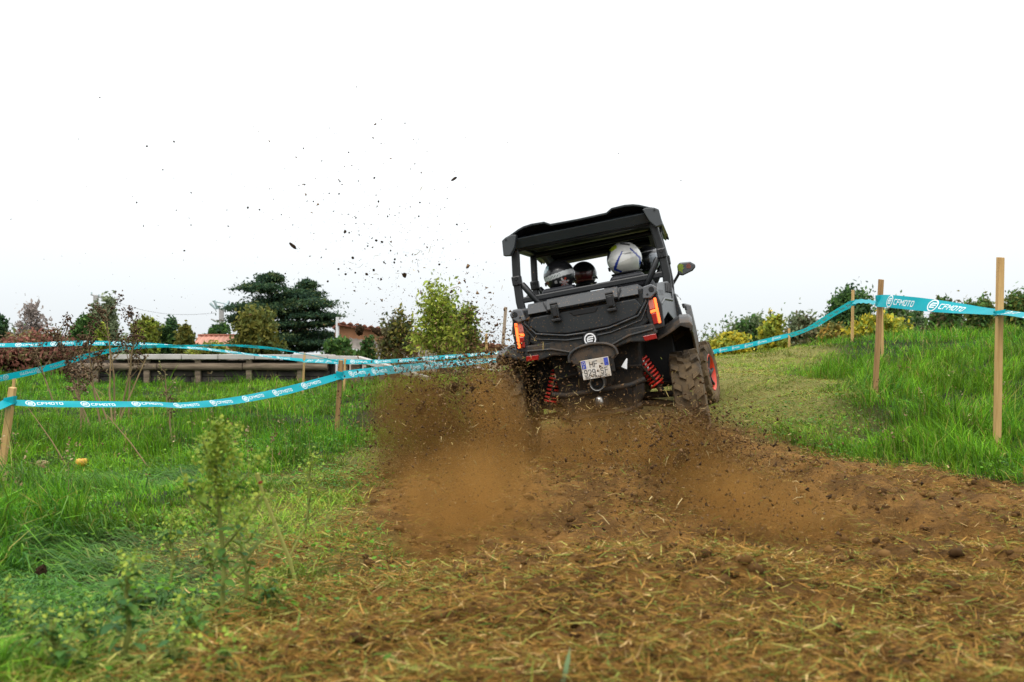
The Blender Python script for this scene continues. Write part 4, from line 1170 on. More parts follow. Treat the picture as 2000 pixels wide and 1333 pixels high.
for s in (1, -1):
    lp = [(p[0] + 0.022, p[1] - 0.008 if p[1] > 1.1 else p[1]) for p in lid_prof]
    MB().prism(lp, s * 0.272, s * 0.43, 'x').build('lid_wing', MT['plastic'], lid, bevel=0.01, seg=3)
    MB().tube([(s * 0.277, -0.515, 1.085), (s * 0.277, -0.51, 1.11), (s * 0.30, -0.475, 1.165)], 0.007, 6).build('lid_seam', MT['black'], lid)
    # latch
    x0 = s * 0.215
    la = MB().box((x0 - 0.030, -0.555, 1.035), (x0 + 0.030, -0.48, 1.135)).build('latch', MT['plastic_low'], CAR, bevel=0.008)
    MB().box((x0 - 0.018, -0.572, 1.045), (x0 + 0.018, -0.55, 1.12)).build('latch_lever', MT['black'], la, bevel=0.006)
    MB().box((x0 - 0.036, -0.562, 1.008), (x0 + 0.036, -0.485, 1.032)).build('latch_catch', MT['black'], la, bevel=0.006)
    MB().tube([(x0 - 0.03, -0.548, 1.142), (x0 + 0.03, -0.548, 1.142)], 0.010, 8).build('latch_hinge', MT['black'], la, smooth=60)
    # grey corner bracket with its hole
    br = MB().prism(X([(0.455, 1.062), (0.475, 1.145), (0.535, 1.155), (0.572, 1.125), (0.565, 1.092), (0.515, 1.052)], s), -0.512, -0.42).build('corner_bracket', MT['grey'], CAR, bevel=0.008, seg=3)
    MB().lathe([(0.001, -0.516), (0.019, -0.516), (0.022, -0.510), (0.001, -0.510)], (s * 0.53, 0, 1.115), 'y', 18).build('bracket_hole', MT['black'], br)
    MB().lathe([(0.001, -0.516), (0.007, -0.516), (0.008, -0.510), (0.001, -0.510)], (s * 0.495, 0, 1.085), 'y', 12).build('bracket_bolt', MT['black'], br)
    # tail lamp
    hs = MB().prism(X([(0.455, 1.055), (0.565, 1.075), (0.585, 1.00), (0.575, 0.83), (0.49, 0.82), (0.455, 0.93)], s), -0.475, -0.36).build('tail_lamp', MT['black'], CAR, bevel=0.01)
    MB().prism(X([(0.532, 1.052), (0.552, 1.052), (0.558, 0.865), (0.538, 0.865)], s), -0.492, -0.470).build('led_bar', MT['lamp_hot'], hs, bevel=0.004)
    MB().prism(X([(0.492, 0.966), (0.534, 0.972), (0.535, 0.952), (0.494, 0.945)], s), -0.490, -0.470).build('led_bar', MT['lamp_hot'], hs, bevel=0.003)
    MB().prism(X([(0.488, 1.040), (0.528, 1.045), (0.530, 0.978), (0.491, 0.972)], s), -0.487, -0.470).build('upper_lens', MT['lamp_pink'], hs, bevel=0.004)
    MB().prism(X([(0.496, 0.940), (0.534, 0.946), (0.536, 0.866), (0.502, 0.862)], s), -0.487, -0.470).build('lower_lens', MT['lamp_red'], hs, bevel=0.004)
    # reflector on the bumper
    rf = MB().prism(X([(0.405, 0.792), (0.505, 0.795), (0.508, 0.758), (0.415, 0.755)], s), -0.497, -0.480).build('reflector', MT['lamp_red'], CAR, bevel=0.003)
    # rear quarter panel, flaring forward to the doors
    qp = MB()
    qo = [(-0.46, 0.865), (-0.46, 1.10), (-0.30, 1.165), (0.36, 1.20), (0.55, 1.13), (0.45, 0.83), (-0.05, 0.94)]
    rings_ = []
    for dx_ in (0.0, -0.05):
        rings_.append([(s * (0.570 + dx_ + 0.095 * (p[0] + 0.46) / 1.0), p[0], p[1]) for p in qo])
    qp.loft(rings_)
    q_ = qp.build('quarter_panel', MT['plastic'], CAR, bevel=0.008)
    for k in range(4):
        y0 = 0.02 + k * 0.10
        xx = s * (0.574 + 0.095 * (y0 + 0.46))
        MB().tube([(xx, y0, 1.10), (xx + s * 0.008, y0 + 0.06, 1.17)], 0.008, 6).build('vent_slat', MT['black'], q_)
    wq, _ = word('CFMOTO', 0.032, 0.026, 0.010, 0.007)
    mb = MB()
    for q in wq:
        vs = []
        for p in q:
            yy = (-0.36 + p.x) if s > 0 else (-0.10 - p.x)
            vs.append((s * (0.5735 + 0.095 * (yy + 0.46)), yy, 1.075 + p.y))
        mb.add(vs, [(0, 1, 2, 3)])
    mb.build('lettering', MT['grey'], q_)
    MB().tube([(s * 0.578, -0.40, 1.00), (s * 0.60, -0.15, 1.045), (s * 0.645, 0.30, 1.04)], 0.011, 8).build('moulded_rib', MT['plastic'], q_, smooth=60)
    # fender flare
    prof = [(0.50, 0.815), (0.60, 0.85), (0.69, 0.895), (0.765, 0.885), (0.785, 0.855), (0.772, 0.70), (0.752, 0.70), (0.76, 0.835), (0.69, 0.868), (0.60, 0.825), (0.50, 0.79)]
    rings_ = []
    for yy, dz_, lo_ in [(-0.34, -0.05, 0.12), (-0.22, -0.005, 0.06), (0.0, 0.015, 0.04), (0.25, 0.0, 0.0), (0.42, -0.09, -0.10), (0.52, -0.25, -0.16)]:
        rings_.append([(s * (p[0]), yy, p[1] + dz_ + (lo_ if p[1] < 0.72 else 0)) for p in prof])
    MB().loft(rings_).build('fender', MT['plastic_low'], CAR, bevel=0.006)
    # wheel well behind the wheel
    MB().box((min(s * 0.36, s * 0.765), 0.44, 0.36), (max(s * 0.36, s * 0.765), 0.50, 0.83)).build('mud_guard', MT['under'], CAR, bevel=0.02)

# lower fascia with emblem
fas = MB().prism([(-0.50, 0.875), (-0.40, 0.87), (-0.16, 0.875), (0.16, 0.875), (0.40, 0.87), (0.50, 0.875), (0.515, 0.80), (0.42, 0.745), (0.30, 0.765), (0.14, 0.735), (-0.14, 0.735), (-0.30, 0.765), (-0.42, 0.745), (-0.515, 0.80)], -0.482, -0.30).build('rear_fascia', MT['plastic_low'], CAR, bevel=0.012, seg=3)
for s in (1, -1):
    MB().tube([(s * 0.49, -0.486, 0.83), (s * 0.30, -0.49, 0.815), (s * 0.15, -0.492, 0.765)], 0.010, 8).build('moulded_rib', MT['plastic_low'], fas, smooth=60)
em = MB().lathe([(0.001, -0.508), (0.056, -0.508), (0.062, -0.50), (0.062, -0.478), (0.001, -0.478)], (0.01, 0, 0.838), 'y', 32).build('emblem_badge', MT['black'], CAR, smooth=40)
mb = MB()
for q in emblem(0, 0, 0.041):
    mb.add([(0.01 + p.x, -0.512, 0.838 + p.y) for p in q], [(0, 1, 2, 3)])
mb.build('emblem', MT['chrome_white'], em)

# plate with its hood
hood = MB()
hp = []
for i in range(13):
    a_ = math.pi * i / 12
    hp.append((0.015 - 0.185 * math.cos(a_), 0.70 + 0.105 * math.sin(a_) ** 0.7))
hood.prism(hp + [(0.16, 0.665), (-0.13, 0.665)], -0.56, -0.42).build('plate_hood', MT['plastic_low'], CAR, bevel=0.012, seg=3)
MB().tube([(p[0], -0.572, p[1] - 0.004) for p in hp], 0.012, 8).build('hood_rim', MT['plastic_low'], CAR, smooth=60)
pl_x, pl_z, pw, ph = 0.022, 0.622, 0.215, 0.142
MB().box((-0.12, -0.56, 0.575), (0.16, -0.50, 0.70)).build('plate_bracket', MT['under'], CAR, bevel=0.01)
plate = MB().box((pl_x - pw / 2, -0.582, pl_z - ph / 2), (pl_x + pw / 2, -0.576, pl_z + ph / 2)).build('number_plate', MT['plate'], CAR, bevel=0.004)


def plate_word(text, h, w, gap, th, x, z, name='lettering'):
    Q, _ = word(text, h, w, gap, th, x, z)
    mb = MB()
    for q in Q: mb.add([(pl_x + p.x, -0.5845, pl_z + p.y) for p in q], [(0, 1, 2, 3)])
    mb.build(name, MT['plate_ink'], plate)


plate_word('HF', 0.040, 0.023, 0.011, 0.0050, -0.040, 0.014)
plate_word('-', 0.040, 0.020, 0.01, 0.0065, 0.042, 0.008)
plate_word('929-SF', 0.040, 0.020, 0.0115, 0.0048, -0.090, -0.043)
plate_word('GD FRANCE', 0.013, 0.013, 0.0065, 0.003, -0.085, -0.064)
MB().box((pl_x - 0.102, -0.5845, pl_z + 0.008), (pl_x - 0.070, -0.583, pl_z + 0.066)).build('blue_band', MT['plate_blue'], plate)
MB().box((pl_x + 0.070, -0.5845, pl_z + 0.010), (pl_x + 0.102, -0.583, pl_z + 0.066)).build('blue_band', MT['plate_blue'], plate)
mb = MB()
for q in word('F', 0.014, 0.009, 0, 0.003, -0.091, 0.013)[0] + ring(-0.086, 0.048, 0.009, 0.003, 12):
    mb.add([(pl_x + p.x, -0.5865, pl_z + p.y) for p in q], [(0, 1, 2, 3)])
mb.build('band_print', MT['plate'], plate)

# --- underbody, suspension, exhaust
MB().prism([(-0.36, 0.80), (0.36, 0.80), (0.33, 0.36), (0.24, 0.27), (-0.24, 0.27), (-0.33, 0.36)], -0.26, 3.0).build('chassis', MT['under'], CAR, bevel=0.02)
MB().lathe([(0.001, -0.30), (0.085, -0.30), (0.10, -0.27), (0.10, 0.10), (0.001, 0.10)], (0.02, -0.10, 0.545), 'y', 24).build('muffler', MT['under'], CAR, smooth=40)
ex = MB().lathe([(0.050, -0.565), (0.056, -0.57), (0.056, -0.36), (0.046, -0.36), (0.046, -0.55)], (0.01, 0, 0.515), 'y', 28).build('exhaust_tip', MT['steel'], CAR, smooth=50)
MB().lathe([(0.001, -0.44), (0.045, -0.44), (0.045, -0.43), (0.001, -0.43)], (0.01, 0, 0.515), 'y', 20).build('exhaust_bore', MT['black'], ex)
MB().tube([(-0.36, -0.44, 0.48), (-0.25, -0.47, 0.455), (0.25, -0.47, 0.455), (0.36, -0.44, 0.48)], 0.022, 10).build('bumper_bar', MT['under'], CAR, smooth=60)
MB().tube([(-0.30, -0.40, 0.30), (-0.2, -0.43, 0.275), (0.2, -0.43, 0.275), (0.30, -0.40, 0.30)], 0.020, 10).build('bumper_bar', MT['under'], CAR, smooth=60)
for s in (1, -1):
    MB().tube([(s * 0.27, -0.455, 0.46), (s * 0.25, -0.42, 0.28)], 0.018, 8).build('bumper_upright', MT['under'], CAR, smooth=60)
MB().box((-0.045, -0.50, 0.335), (0.045, -0.30, 0.405)).build('tow_receiver', MT['under'], CAR, bevel=0.006)
MB().lathe([(0.001, -0.045), (0.022, -0.035), (0.030, -0.012), (0.030, 0.012), (0.022, 0.035), (0.001, 0.045)], (0.0, -0.53, 0.375), 'z', 14).build('tow_ball', MT['steel'], CAR, smooth=60)
MB().box((-0.27, -0.42, 0.235), (0.27, 0.1, 0.255)).build('skid_plate', MT['under'], CAR, bevel=0.006)
MB().add([(0.205, -0.505, 0.60), (0.245, -0.505, 0.575), (0.262, -0.50, 0.65), (0.255, -0.495, 0.655)], [(0, 1, 2, 3)]).build('white_tag', MT['white'], CAR)
for s, wz in ((1, 0.31), (-1, 0.385)):
    tp, bt = Vector((s * 0.335, -0.15, 0.640)), Vector((s * 0.435, -0.15, 0.405))
    ax = (bt - tp); Ls = ax.length; ax.normalize(); u_ = ax.orthogonal().normalized(); w_ = ax.cross(u_)
    sh = MB().tube([tp - ax * 0.05, tp + ax * Ls * 0.5], 0.017, 10).build('shock', MT['steel'], CAR, smooth=60)
    MB().tube([tp + ax * Ls * 0.45, bt + ax * 0.05], 0.026, 10).build('shock_body', MT['under'], sh, smooth=60)
    hel = [tp + ax * (Ls * k / 110) + (u_ * math.cos(2 * math.pi * 8.5 * k / 110) + w_ * math.sin(2 * math.pi * 8.5 * k / 110)) * (0.044 + 0.012 * k / 110) for k in range(111)]
    MB().tube(hel, 0.0085, 7).build('coil_spring', MT['spring'], sh, smooth=70)
    MB().tube([(s * 0.24, -0.12, 0.30), (s * 0.60, 0.0, wz - 0.09)], 0.022, 8).build('control_arm', MT['under'], CAR, smooth=60)
    MB().tube([(s * 0.24, 0.22, 0.30), (s * 0.60, 0.0, wz - 0.09)], 0.022, 8).build('control_arm', MT['under'], CAR, smooth=60)
    MB().tube([(s * 0.26, -0.08, 0.46), (s * 0.58, 0.0, wz + 0.09)], 0.018, 8).build('control_arm', MT['under'], CAR, smooth=60)
    MB().tube([(s * 0.10, 0.0, 0.36), (s * 0.60, 0.0, wz)], [0.03, 0.024], 10).build('drive_shaft', MT['under'], CAR, smooth=60)
    MB().tube([(s * 0.15, -0.30, 0.60), (s * 0.34, -0.31, 0.58), (s * 0.42, -0.2, 0.45)], 0.011, 7).build('sway_bar', MT['under'], CAR, smooth=60)
    MB().lathe([(0.001, -0.03), (0.09, -0.03), (0.09, 0.03), (0.001, 0.03)], (s * 0.575, 0, wz), 'x', 20).build('wheel_hub', MT['under'], CAR, smooth=40)


# --- wheels
def wheel(cx, cy_, cz, s, steer=0.0):
    w_ = empty('wheel'); w_.parent = CAR
    w_.location = (cx, cy_, cz); w_.rotation_euler = (0, 0, steer)
    R_, hw = WR - 0.030, 0.116
    prof = [(0.180, -hw * .82), (0.215, -hw * .98), (0.26, -hw * 1.04), (0.298, -hw * .98), (R_ - 0.004, -hw * .80), (R_, -hw * .4), (R_ + 0.003, 0), (R_, hw * .4), (R_ - 0.004, hw * .80), (0.298, hw * .98), (0.26, hw * 1.04), (0.215, hw * .98), (0.180, hw * .82)]
    mb = MB(); mb.lathe(prof, (0, 0, 0), 'x', 48)
    nl = 13
    for k in range(nl):
        for row, (xc, ww, ll, sk, hh) in enumerate([(-0.078, 0.033, 0.027, 0.55, 0.030), (-0.028, 0.027, 0.024, 0.5, 0.028), (0.028, 0.027, 0.024, -0.5, 0.028), (0.078, 0.033, 0.027, -0.55, 0.030)]):
            a0 = 2 * math.pi * (k + (0.0, 0.5, 0.0, 0.5)[row]) / nl
            vs = []
            for rr, shr in ((R_ - 0.012, 1.0), (R_ + hh, 0.80)):
                for (du, dv) in ((-1, -1), (1, -1), (1, 1), (-1, 1)):
                    xx = xc + du * ww * shr; tt = dv * ll * shr / R_ + du * ww * sk / R_ * 0.9
                    vs.append((xx, rr * math.cos(a0 + tt), rr * math.sin(a0 + tt)))
            mb.add(vs, [(3, 2, 1, 0), (4, 5, 6, 7), (0, 1, 5, 4), (1, 2, 6, 5), (2, 3, 7, 6), (3, 0, 4, 7)])
            if row in (0, 3):
                sg = -1 if row == 0 else 1
                vs = []
                for rr, xo in ((R_ - 0.05, hw * 0.98), (R_ + 0.018, hw * 0.84), ):
                    for dv, dx_ in ((-1, 0), (1, 0), (1, 0.013), (-1, 0.013)):
                        a1 = a0 + dv * 0.045
                        vs.append((sg * (xo + dx_), rr * math.cos(a1), rr * math.sin(a1)))
                mb.add(vs, [(0, 1, 2, 3), (4, 5, 6, 7), (0, 1, 5, 4), (1, 2, 6, 5), (2, 3, 7, 6), (3, 0, 4, 7)])
    mb.build('tyre', MT['tyre'], w_, smooth=40)
    rim = MB().lathe([(0.168, s * 0.052), (0.186, s * 0.09), (0.192, s * 0.104), (0.186, s * 0.109), (0.176, s * 0.098), (0.158, s * 0.052)], (0, 0, 0), 'x', 40).build('rim', MT['rim'], w_, smooth=50)
    MB().lathe([(0.178, -s * 0.10), (0.186, -s * 0.110), (0.190, -s * 0.104), (0.186, -s * 0.09), (0.165, -s * 0.05), (0.165, s * 0.05), (0.156, s * 0.05), (0.156, -s * 0.05)], (0, 0, 0), 'x', 40).build('rim_barrel', MT['under'], rim, smooth=50)
    MB().lathe([(0.001, 0.03), (0.166, 0.03), (0.166, 0.045), (0.001, 0.045)] if s > 0 else [(0.001, -0.045), (0.166, -0.045), (0.166, -0.03), (0.001, -0.03)], (0, 0, 0), 'x', 30).build('rim_disc', MT['black'], rim, smooth=40)
    for k in range(6):
        a0 = math.pi * k / 3
        p_ = [(s * 0.055, 0.045 * math.cos(a0 + d_), 0.045 * math.sin(a0 + d_)) for d_ in (-.3, .3)]
        MB().tube([(s * 0.060, 0.04 * math.cos(a0), 0.04 * math.sin(a0)), (s * 0.075, 0.11 * math.cos(a0), 0.11 * math.sin(a0)), (s * 0.085, 0.170 * math.cos(a0 + .15), 0.170 * math.sin(a0 + .15))], [0.022, 0.018, 0.016], 6).build('spoke', MT['black'], rim, smooth=50)
    MB().lathe([(0.001, -0.02), (0.055, -0.02), (0.055, 0.02), (0.03, 0.035), (0.001, 0.035)], (s * 0.06, 0, 0), 'x', 20).build('hub_cap', MT['black'], rim, smooth=40)
    return w_


wheel(*WHEELS[0], 1); wheel(*WHEELS[1], -1)
wheel(*WHEELS[2], 1, math.radians(-11)); wheel(*WHEELS[3], -1, math.radians(-11))

# --- cabin
MB().prism([(0.34, 0.36), (0.34, 1.10), (0.46, 1.10), (0.52, 0.62), (2.30, 0.60), (2.36, 1.02), (2.48, 1.02), (2.48, 0.36)], -0.60, 0.60, 'x').build('cab_tub', MT['black'], CAR, bevel=0.02)
for s in (1, -1):
    for (y0, y1) in ((0.52, 1.36), (1.40, 2.30)):
        dr = MB()
        rings_ = []
        for yy, bx in ((y0, 0.0), ((y0 + y1) / 2, 0.012), (y1, 0.0)):
            rings_.append([(s * (0.655 + bx), yy, 0.42), (s * (0.70 + bx), yy, 0.60), (s * (0.705 + bx), yy, 0.90), (s * (0.675 + bx), yy, 1.10 - 0.04 * (yy > 2.2)), (s * 0.635, yy, 1.10 - 0.04 * (yy > 2.2)), (s * 0.62, yy, 0.42)])
        d_ = dr.loft(rings_).build('door', MT['plastic'], CAR, bevel=0.01)
        # painted panel on the upper half of the door
        pp = MB()
        rings_ = []
        for yy, bx in ((y0 + 0.04, 0.0), ((y0 + y1) / 2, 0.012), (y1 - 0.04, 0.0)):
            rings_.append([(s * (0.709 + bx), yy, 0.74), (s * (0.709 + bx), yy, 0.895), (s * (0.683 + bx), yy, 1.07), (s * (0.672 + bx), yy, 1.07), (s * (0.699 + bx), yy, 0.89), (s * (0.699 + bx), yy, 0.74)])
        pp.loft(rings_).build('painted_panel', MT['door_white'], d_, bevel=0.004)
        pp = MB()
        rings_ = []
        for yy, bx in ((y0 + 0.04, 0.0), ((y0 + y1) / 2, 0.012), (y1 - 0.30, 0.006)):
            rings_.append([(s * (0.7075 + bx), yy, 0.58), (s * (0.7095 + bx), yy, 0.735), (s * (0.70 + bx), yy, 0.735), (s * (0.698 + bx), yy, 0.58)])
        pp.loft(rings_).build('green_flash', MT['door_green'], d_)
        MB().box((min(s * 0.70, s * 0.725), y1 - 0.20, 0.98), (max(s * 0.70, s * 0.725), y1 - 0.08, 1.02)).build('door_handle', MT['black'], d_, bevel=0.006)
    # front fender and its flare
    prof = [(0.48, 0.94), (0.60, 1.0), (0.70, 1.03), (0.765, 1.0), (0.775, 0.80), (0.755, 0.80), (0.745, 0.98), (0.69, 1.0), (0.60, 0.97), (0.48, 0.91)]
    rings_ = []
    for yy, dz_ in [(2.33, -0.32), (2.40, -0.10), (2.55, 0.02), (2.80, 0.035), (3.05, -0.03), (3.18, -0.2)]:
        rings_.append([(s * p[0], yy, p[1] + dz_) for p in prof])
    MB().loft(rings_).build('front_fender', MT['plastic_low'], CAR, bevel=0.006)
    # mirror
    mr = MB().tube([(s * 0.62, 2.12, 1.24), (s * 0.70, 2.12, 1.33), (s * 0.72, 2.12, 1.37)], 0.014, 8).build('side_mirror', MT['black'], CAR, smooth=60)
    outl = [(0.70, 1.335), (0.705, 1.42), (0.735, 1.445), (0.84, 1.435), (0.885, 1.40), (0.885, 1.375), (0.85, 1.345), (0.74, 1.315)]
    MB().prism(X(outl, s), 2.09, 2.15).build('mirror_housing', MT['black'], mr, bevel=0.015, seg=3)
    MB().prism(X([(0.79 + (p[0] - 0.79) * .9, 1.38 + (p[1] - 1.38) * .88) for p in outl], s), 2.083, 2.091).build('mirror_glass', MT['mirror_glass'], mr, bevel=0.003)
    if s > 0:
        MB().prism([(0.712, 1.425), (0.745, 1.432), (0.775, 1.41), (0.755, 1.395), (0.775, 1.385), (0.75, 1.37), (0.748, 1.335), (0.728, 1.36), (0.712, 1.365)], 2.0795, 2.084).build('painted_reflection_lime', MT['lime'], mr)  # painted reflection: green patch laid on the mirror glass
        MB().prism([(0.818 + 0.022 * math.cos(k) * (1 + 0.15 * (k % 2)), 1.395 + 0.026 * math.sin(k)) for k in [i * math.pi / 5 for i in range(10)]], 2.0795, 2.084).build('painted_reflection_coral', MT['coral'], mr)  # painted reflection: coral spot laid on the mirror glass

MB().prism([(2.30, 0.60), (2.30, 1.10), (2.55, 1.16), (3.05, 1.02), (3.28, 0.82), (3.30, 0.50)], -0.50, 0.50, 'x').build('hood', MT['plastic'], CAR, bevel=0.03, seg=3)
MB().prism([(3.26, 0.40), (3.36, 0.42), (3.38, 0.72), (3.28, 0.80)], -0.55, 0.55, 'x').build('front_bumper', MT['plastic_low'], CAR, bevel=0.02)
for s in (1, -1):
    MB().box((s * 0.38 - 0.09, 3.20, 0.80), (s * 0.38 + 0.09, 3.29, 0.88)).build('headlight', MT['white'], CAR, bevel=0.015)
MB().prism([(2.16, 0.95), (2.14, 1.13), (2.38, 1.16), (2.40, 0.95)], -0.58, 0.58, 'x').build('dashboard', MT['black'], CAR, bevel=0.02)
sw = MB().lathe([(0.155 + 0.014 * math.cos(a_), 0.014 * math.sin(a_)) for a_ in [k * math.pi / 4 for k in range(8)]], (0, 0, 0), 'y', 28).build('steering_wheel', MT['black'], CAR, smooth=60)
sw.location = (-0.30, 2.02, 1.10); sw.rotation_euler = (math.radians(-28), 0, 0)
MB().tube([(0, 0, 0), (0, 0.2, -0.05)], 0.02, 8).build('steering_column', MT['black'], sw)

# --- cage
def cage_tube(pts, r=0.026, name='cage_bar'):
    return MB().tube(pts, r, 10).build(name, MT['cage'], CAR, smooth=60)


def pillar(pts, wx, wy, name='pillar'):
    rings_ = []
    for p in pts:
        rings_.append([(p[0] - wx, p[1] - wy, p[2]), (p[0] + wx, p[1] - wy, p[2]), (p[0] + wx, p[1] + wy, p[2]), (p[0] - wx, p[1] + wy, p[2])])
    return MB().loft(rings_).build(name, MT['cage'], CAR, bevel=0.012, seg=2)


for s in (1, -1):
    p1 = pillar([(s * 0.615, 0.36, 1.02), (s * 0.635, 0.36, 1.25), (s * 0.628, 0.36, 1.45), (s * 0.595, 0.36, 1.70)], 0.034, 0.03)
    p2 = pillar([(s * 0.615, 1.22, 1.02), (s * 0.635, 1.24, 1.25), (s * 0.628, 1.26, 1.45), (s * 0.60, 1.28, 1.70)], 0.030, 0.03)
    for p_, yy in ((p1, 0.36), (p2, 1.25)):
        MB().box((s * 0.628 - 0.040, yy - 0.045, 1.385), (s * 0.628 + 0.040, yy + 0.04, 1.47)).build('clamp', MT['cage'], p_, bevel=0.012)
        MB().lathe([(0.001, -0.055), (0.014, -0.055), (0.016, -0.045), (0.001, -0.045)], (s * 0.628, yy, 1.445), 'y', 12).build('bolt', MT['black'], p_)
        MB().lathe([(0.001, -0.055), (0.014, -0.055), (0.016, -0.045), (0.001, -0.045)], (s * 0.628, yy, 1.405), 'y', 12).build('bolt', MT['black'], p_)
        # belt reel strut leaning inward
        MB().tube([(s * 0.585, yy - 0.01, 1.395), (s * 0.565, yy - 0.02, 1.36), (s * 0.49, yy - 0.02, 1.24), (s * 0.455, yy, 1.19)], [0.022, 0.028, 0.026, 0.02], 8).build('belt_strut', MT['cage'], p_, smooth=50)
    pillar([(s * 0.60, 2.30, 1.02), (s * 0.58, 2.22, 1.25), (s * 0.55, 2.08, 1.50), (s * 0.535, 1.98, 1.70)], 0.028, 0.03)
    cage_tube([(s * 0.595, 0.34, 1.70), (s * 0.60, 1.2, 1.72), (s * 0.535, 2.0, 1.70)])
    # gusset between front pillar and roof
    MB().prism([(1.30, 1.705), (2.03, 1.705), (2.14, 1.44), (2.06, 1.42), (1.86, 1.58)], s * 0.50, s * 0.545, 'x').build('gusset', MT['black'], CAR, bevel=0.008)
MB().box((-0.61, 0.335, 1.235), (0.61, 0.375, 1.285)).build('cross_bar', MT['cage'], CAR, bevel=0.01)
cage_tube([(-0.60, 0.36, 1.69), (0.60, 0.36, 1.69)]); cage_tube([(-0.60, 1.28, 1.70), (0.60, 1.28, 1.70)]); cage_tube([(-0.535, 2.0, 1.69), (0.535, 2.0, 1.69)])
cage_tube([(-0.56, 2.12, 1.12), (0.56, 2.12, 1.12)], 0.018)

# --- roof shell: raised shoulders, drooping wings, deep rear visor
def roof_z(x):
    a_ = abs(x)
    return float(np.interp(a_, [0, 0.24, 0.29, 0.40, 0.47, 0.52, 0.60, 0.635], [1.822, 1.826, 1.854, 1.858, 1.850, 1.835, 1.80, 1.788]))


xs_ = [-0.635, -0.60, -0.52, -0.47, -0.40, -0.29, -0.24, -0.1, 0, 0.1, 0.24, 0.29, 0.40, 0.47, 0.52, 0.60, 0.635]
rings_ = []
for yy, drop, mode in [(0.235, 0, 0), (0.27, 0, 0), (0.8, -0.006, 0), (1.4, -0.006, 0), (1.95, 0.01, 0), (2.16, 0.055, 0)]:
    top = [(x, yy, roof_z(x) - drop) for x in xs_]
    bot = [(x, yy, roof_z(x) - drop - 0.018) for x in xs_[::-1]]
    rings_.append(top + bot)
MB().prism([(1.98, 1.80), (2.15, 1.79), (2.17, 1.66), (2.12, 1.645), (2.0, 1.66)], -0.54, 0.54, 'x').build('front_header', MT['black'], CAR, bevel=0.008)
roof = MB().loft(rings_).build('roof', MT['roof'], CAR, bevel=0.004)
# rear visor: black hollow under the lip, lower band facing the rear
hol = []
for x in np.linspace(-0.575, 0.575, 13):
    f = 1 - max(0, abs(x) - 0.50) / 0.12
    hol.append([(x, 0.262, roof_z(x) - 0.016), (x, 0.40, 1.787), (x, 0.42, 1.784), (x, 0.29, roof_z(x) - 0.016)])
MB().loft(hol).build('visor_hollow', MT['black'], roof)
band = []
for x in (-0.585, -0.56, 0, 0.56, 0.585):
    band.append([(x, 0.36, 1.790), (x, 0.262, 1.762), (x, 0.290, 1.684), (x, 0.40, 1.682), (x, 0.42, 1.76)])
MB().loft(band).build('visor_band', MT['roof'], roof, bevel=0.004)
MB().box((-0.56, 0.40, 1.735), (0.56, 2.06, 1.765)).build('headliner', MT['black'], roof)
for s in (1, -1):
    wing = []
    for yy, d0, d1 in [(0.225, 0.0, 0.06), (0.30, 0, 0.0), (0.8, 0.0, 0.04), (1.9, 0.01, 0.06), (2.12, 0.05, 0.04)]:
        wing.append([(s * 0.637, yy, 1.787 - d0), (s * 0.668, yy, 1.740 - d0), (s * 0.672, yy, 1.665 + d1), (s * 0.655, yy, 1.665 + d1), (s * 0.64, yy, 1.73 - d0), (s * 0.585, yy, 1.79 - d0), (s * 0.59, yy, 1.80 - d0)])
    MB().loft(wing).build('roof_wing', MT['roof'], roof, bevel=0.004)
    MB().prism(X([(0.572, 1.797), (0.64, 1.785), (0.672, 1.765), (0.682, 1.640), (0.625, 1.632), (0.578, 1.69), (0.540, 1.79)], s), 0.218, 0.30).build('wing_tip', MT['wing'], roof, bevel=0.006)
    MB().lathe([(0.001, -0.004), (0.008, -0.004), (0.008, 0), (0.001, 0)], (s * 0.635, 0.217, 1.765), 'y', 10).build('roof_bolt', MT['black'], roof)

# --- seats
def seat(x, y):
    st_ = MB().prism([(y, 0.62), (y - 0.10, 1.20), (y - 0.02, 1.22), (y + 0.12, 0.74), (y + 0.50, 0.76), (y + 0.52, 0.62)], x - 0.23, x + 0.23, 'x').build('seat', MT['seat'], CAR, bevel=0.035, seg=3)
    MB().prism([(x - 0.15, 1.19), (x - 0.17, 1.26), (x - 0.13, 1.325), (x + 0.13, 1.325), (x + 0.17, 1.26), (x + 0.15, 1.19)], y - 0.13, y - 0.06).build('headrest', MT['seat'], st_, bevel=0.025, seg=3)


SEATS = [(-0.30, 0.56), (0.30, 0.56), (-0.30, 1.45), (0.30, 1.45)]
for sx, sy_ in SEATS: seat(sx, sy_)

# ------------------------------------------------------------------ the four riders
def seg_d(u, v, a_, b_):
    ax_, ay_ = a_; bx_, by_ = b_
    dx_, dy_ = bx_ - ax_, by_ - ay_
    t_ = np.clip(((u - ax_) * dx_ + (v - ay_) * dy_) / (dx_ * dx_ + dy_ * dy_), 0, 1)
    return np.hypot(u - ax_ - dx_ * t_, v - ay_ - dy_ * t_)


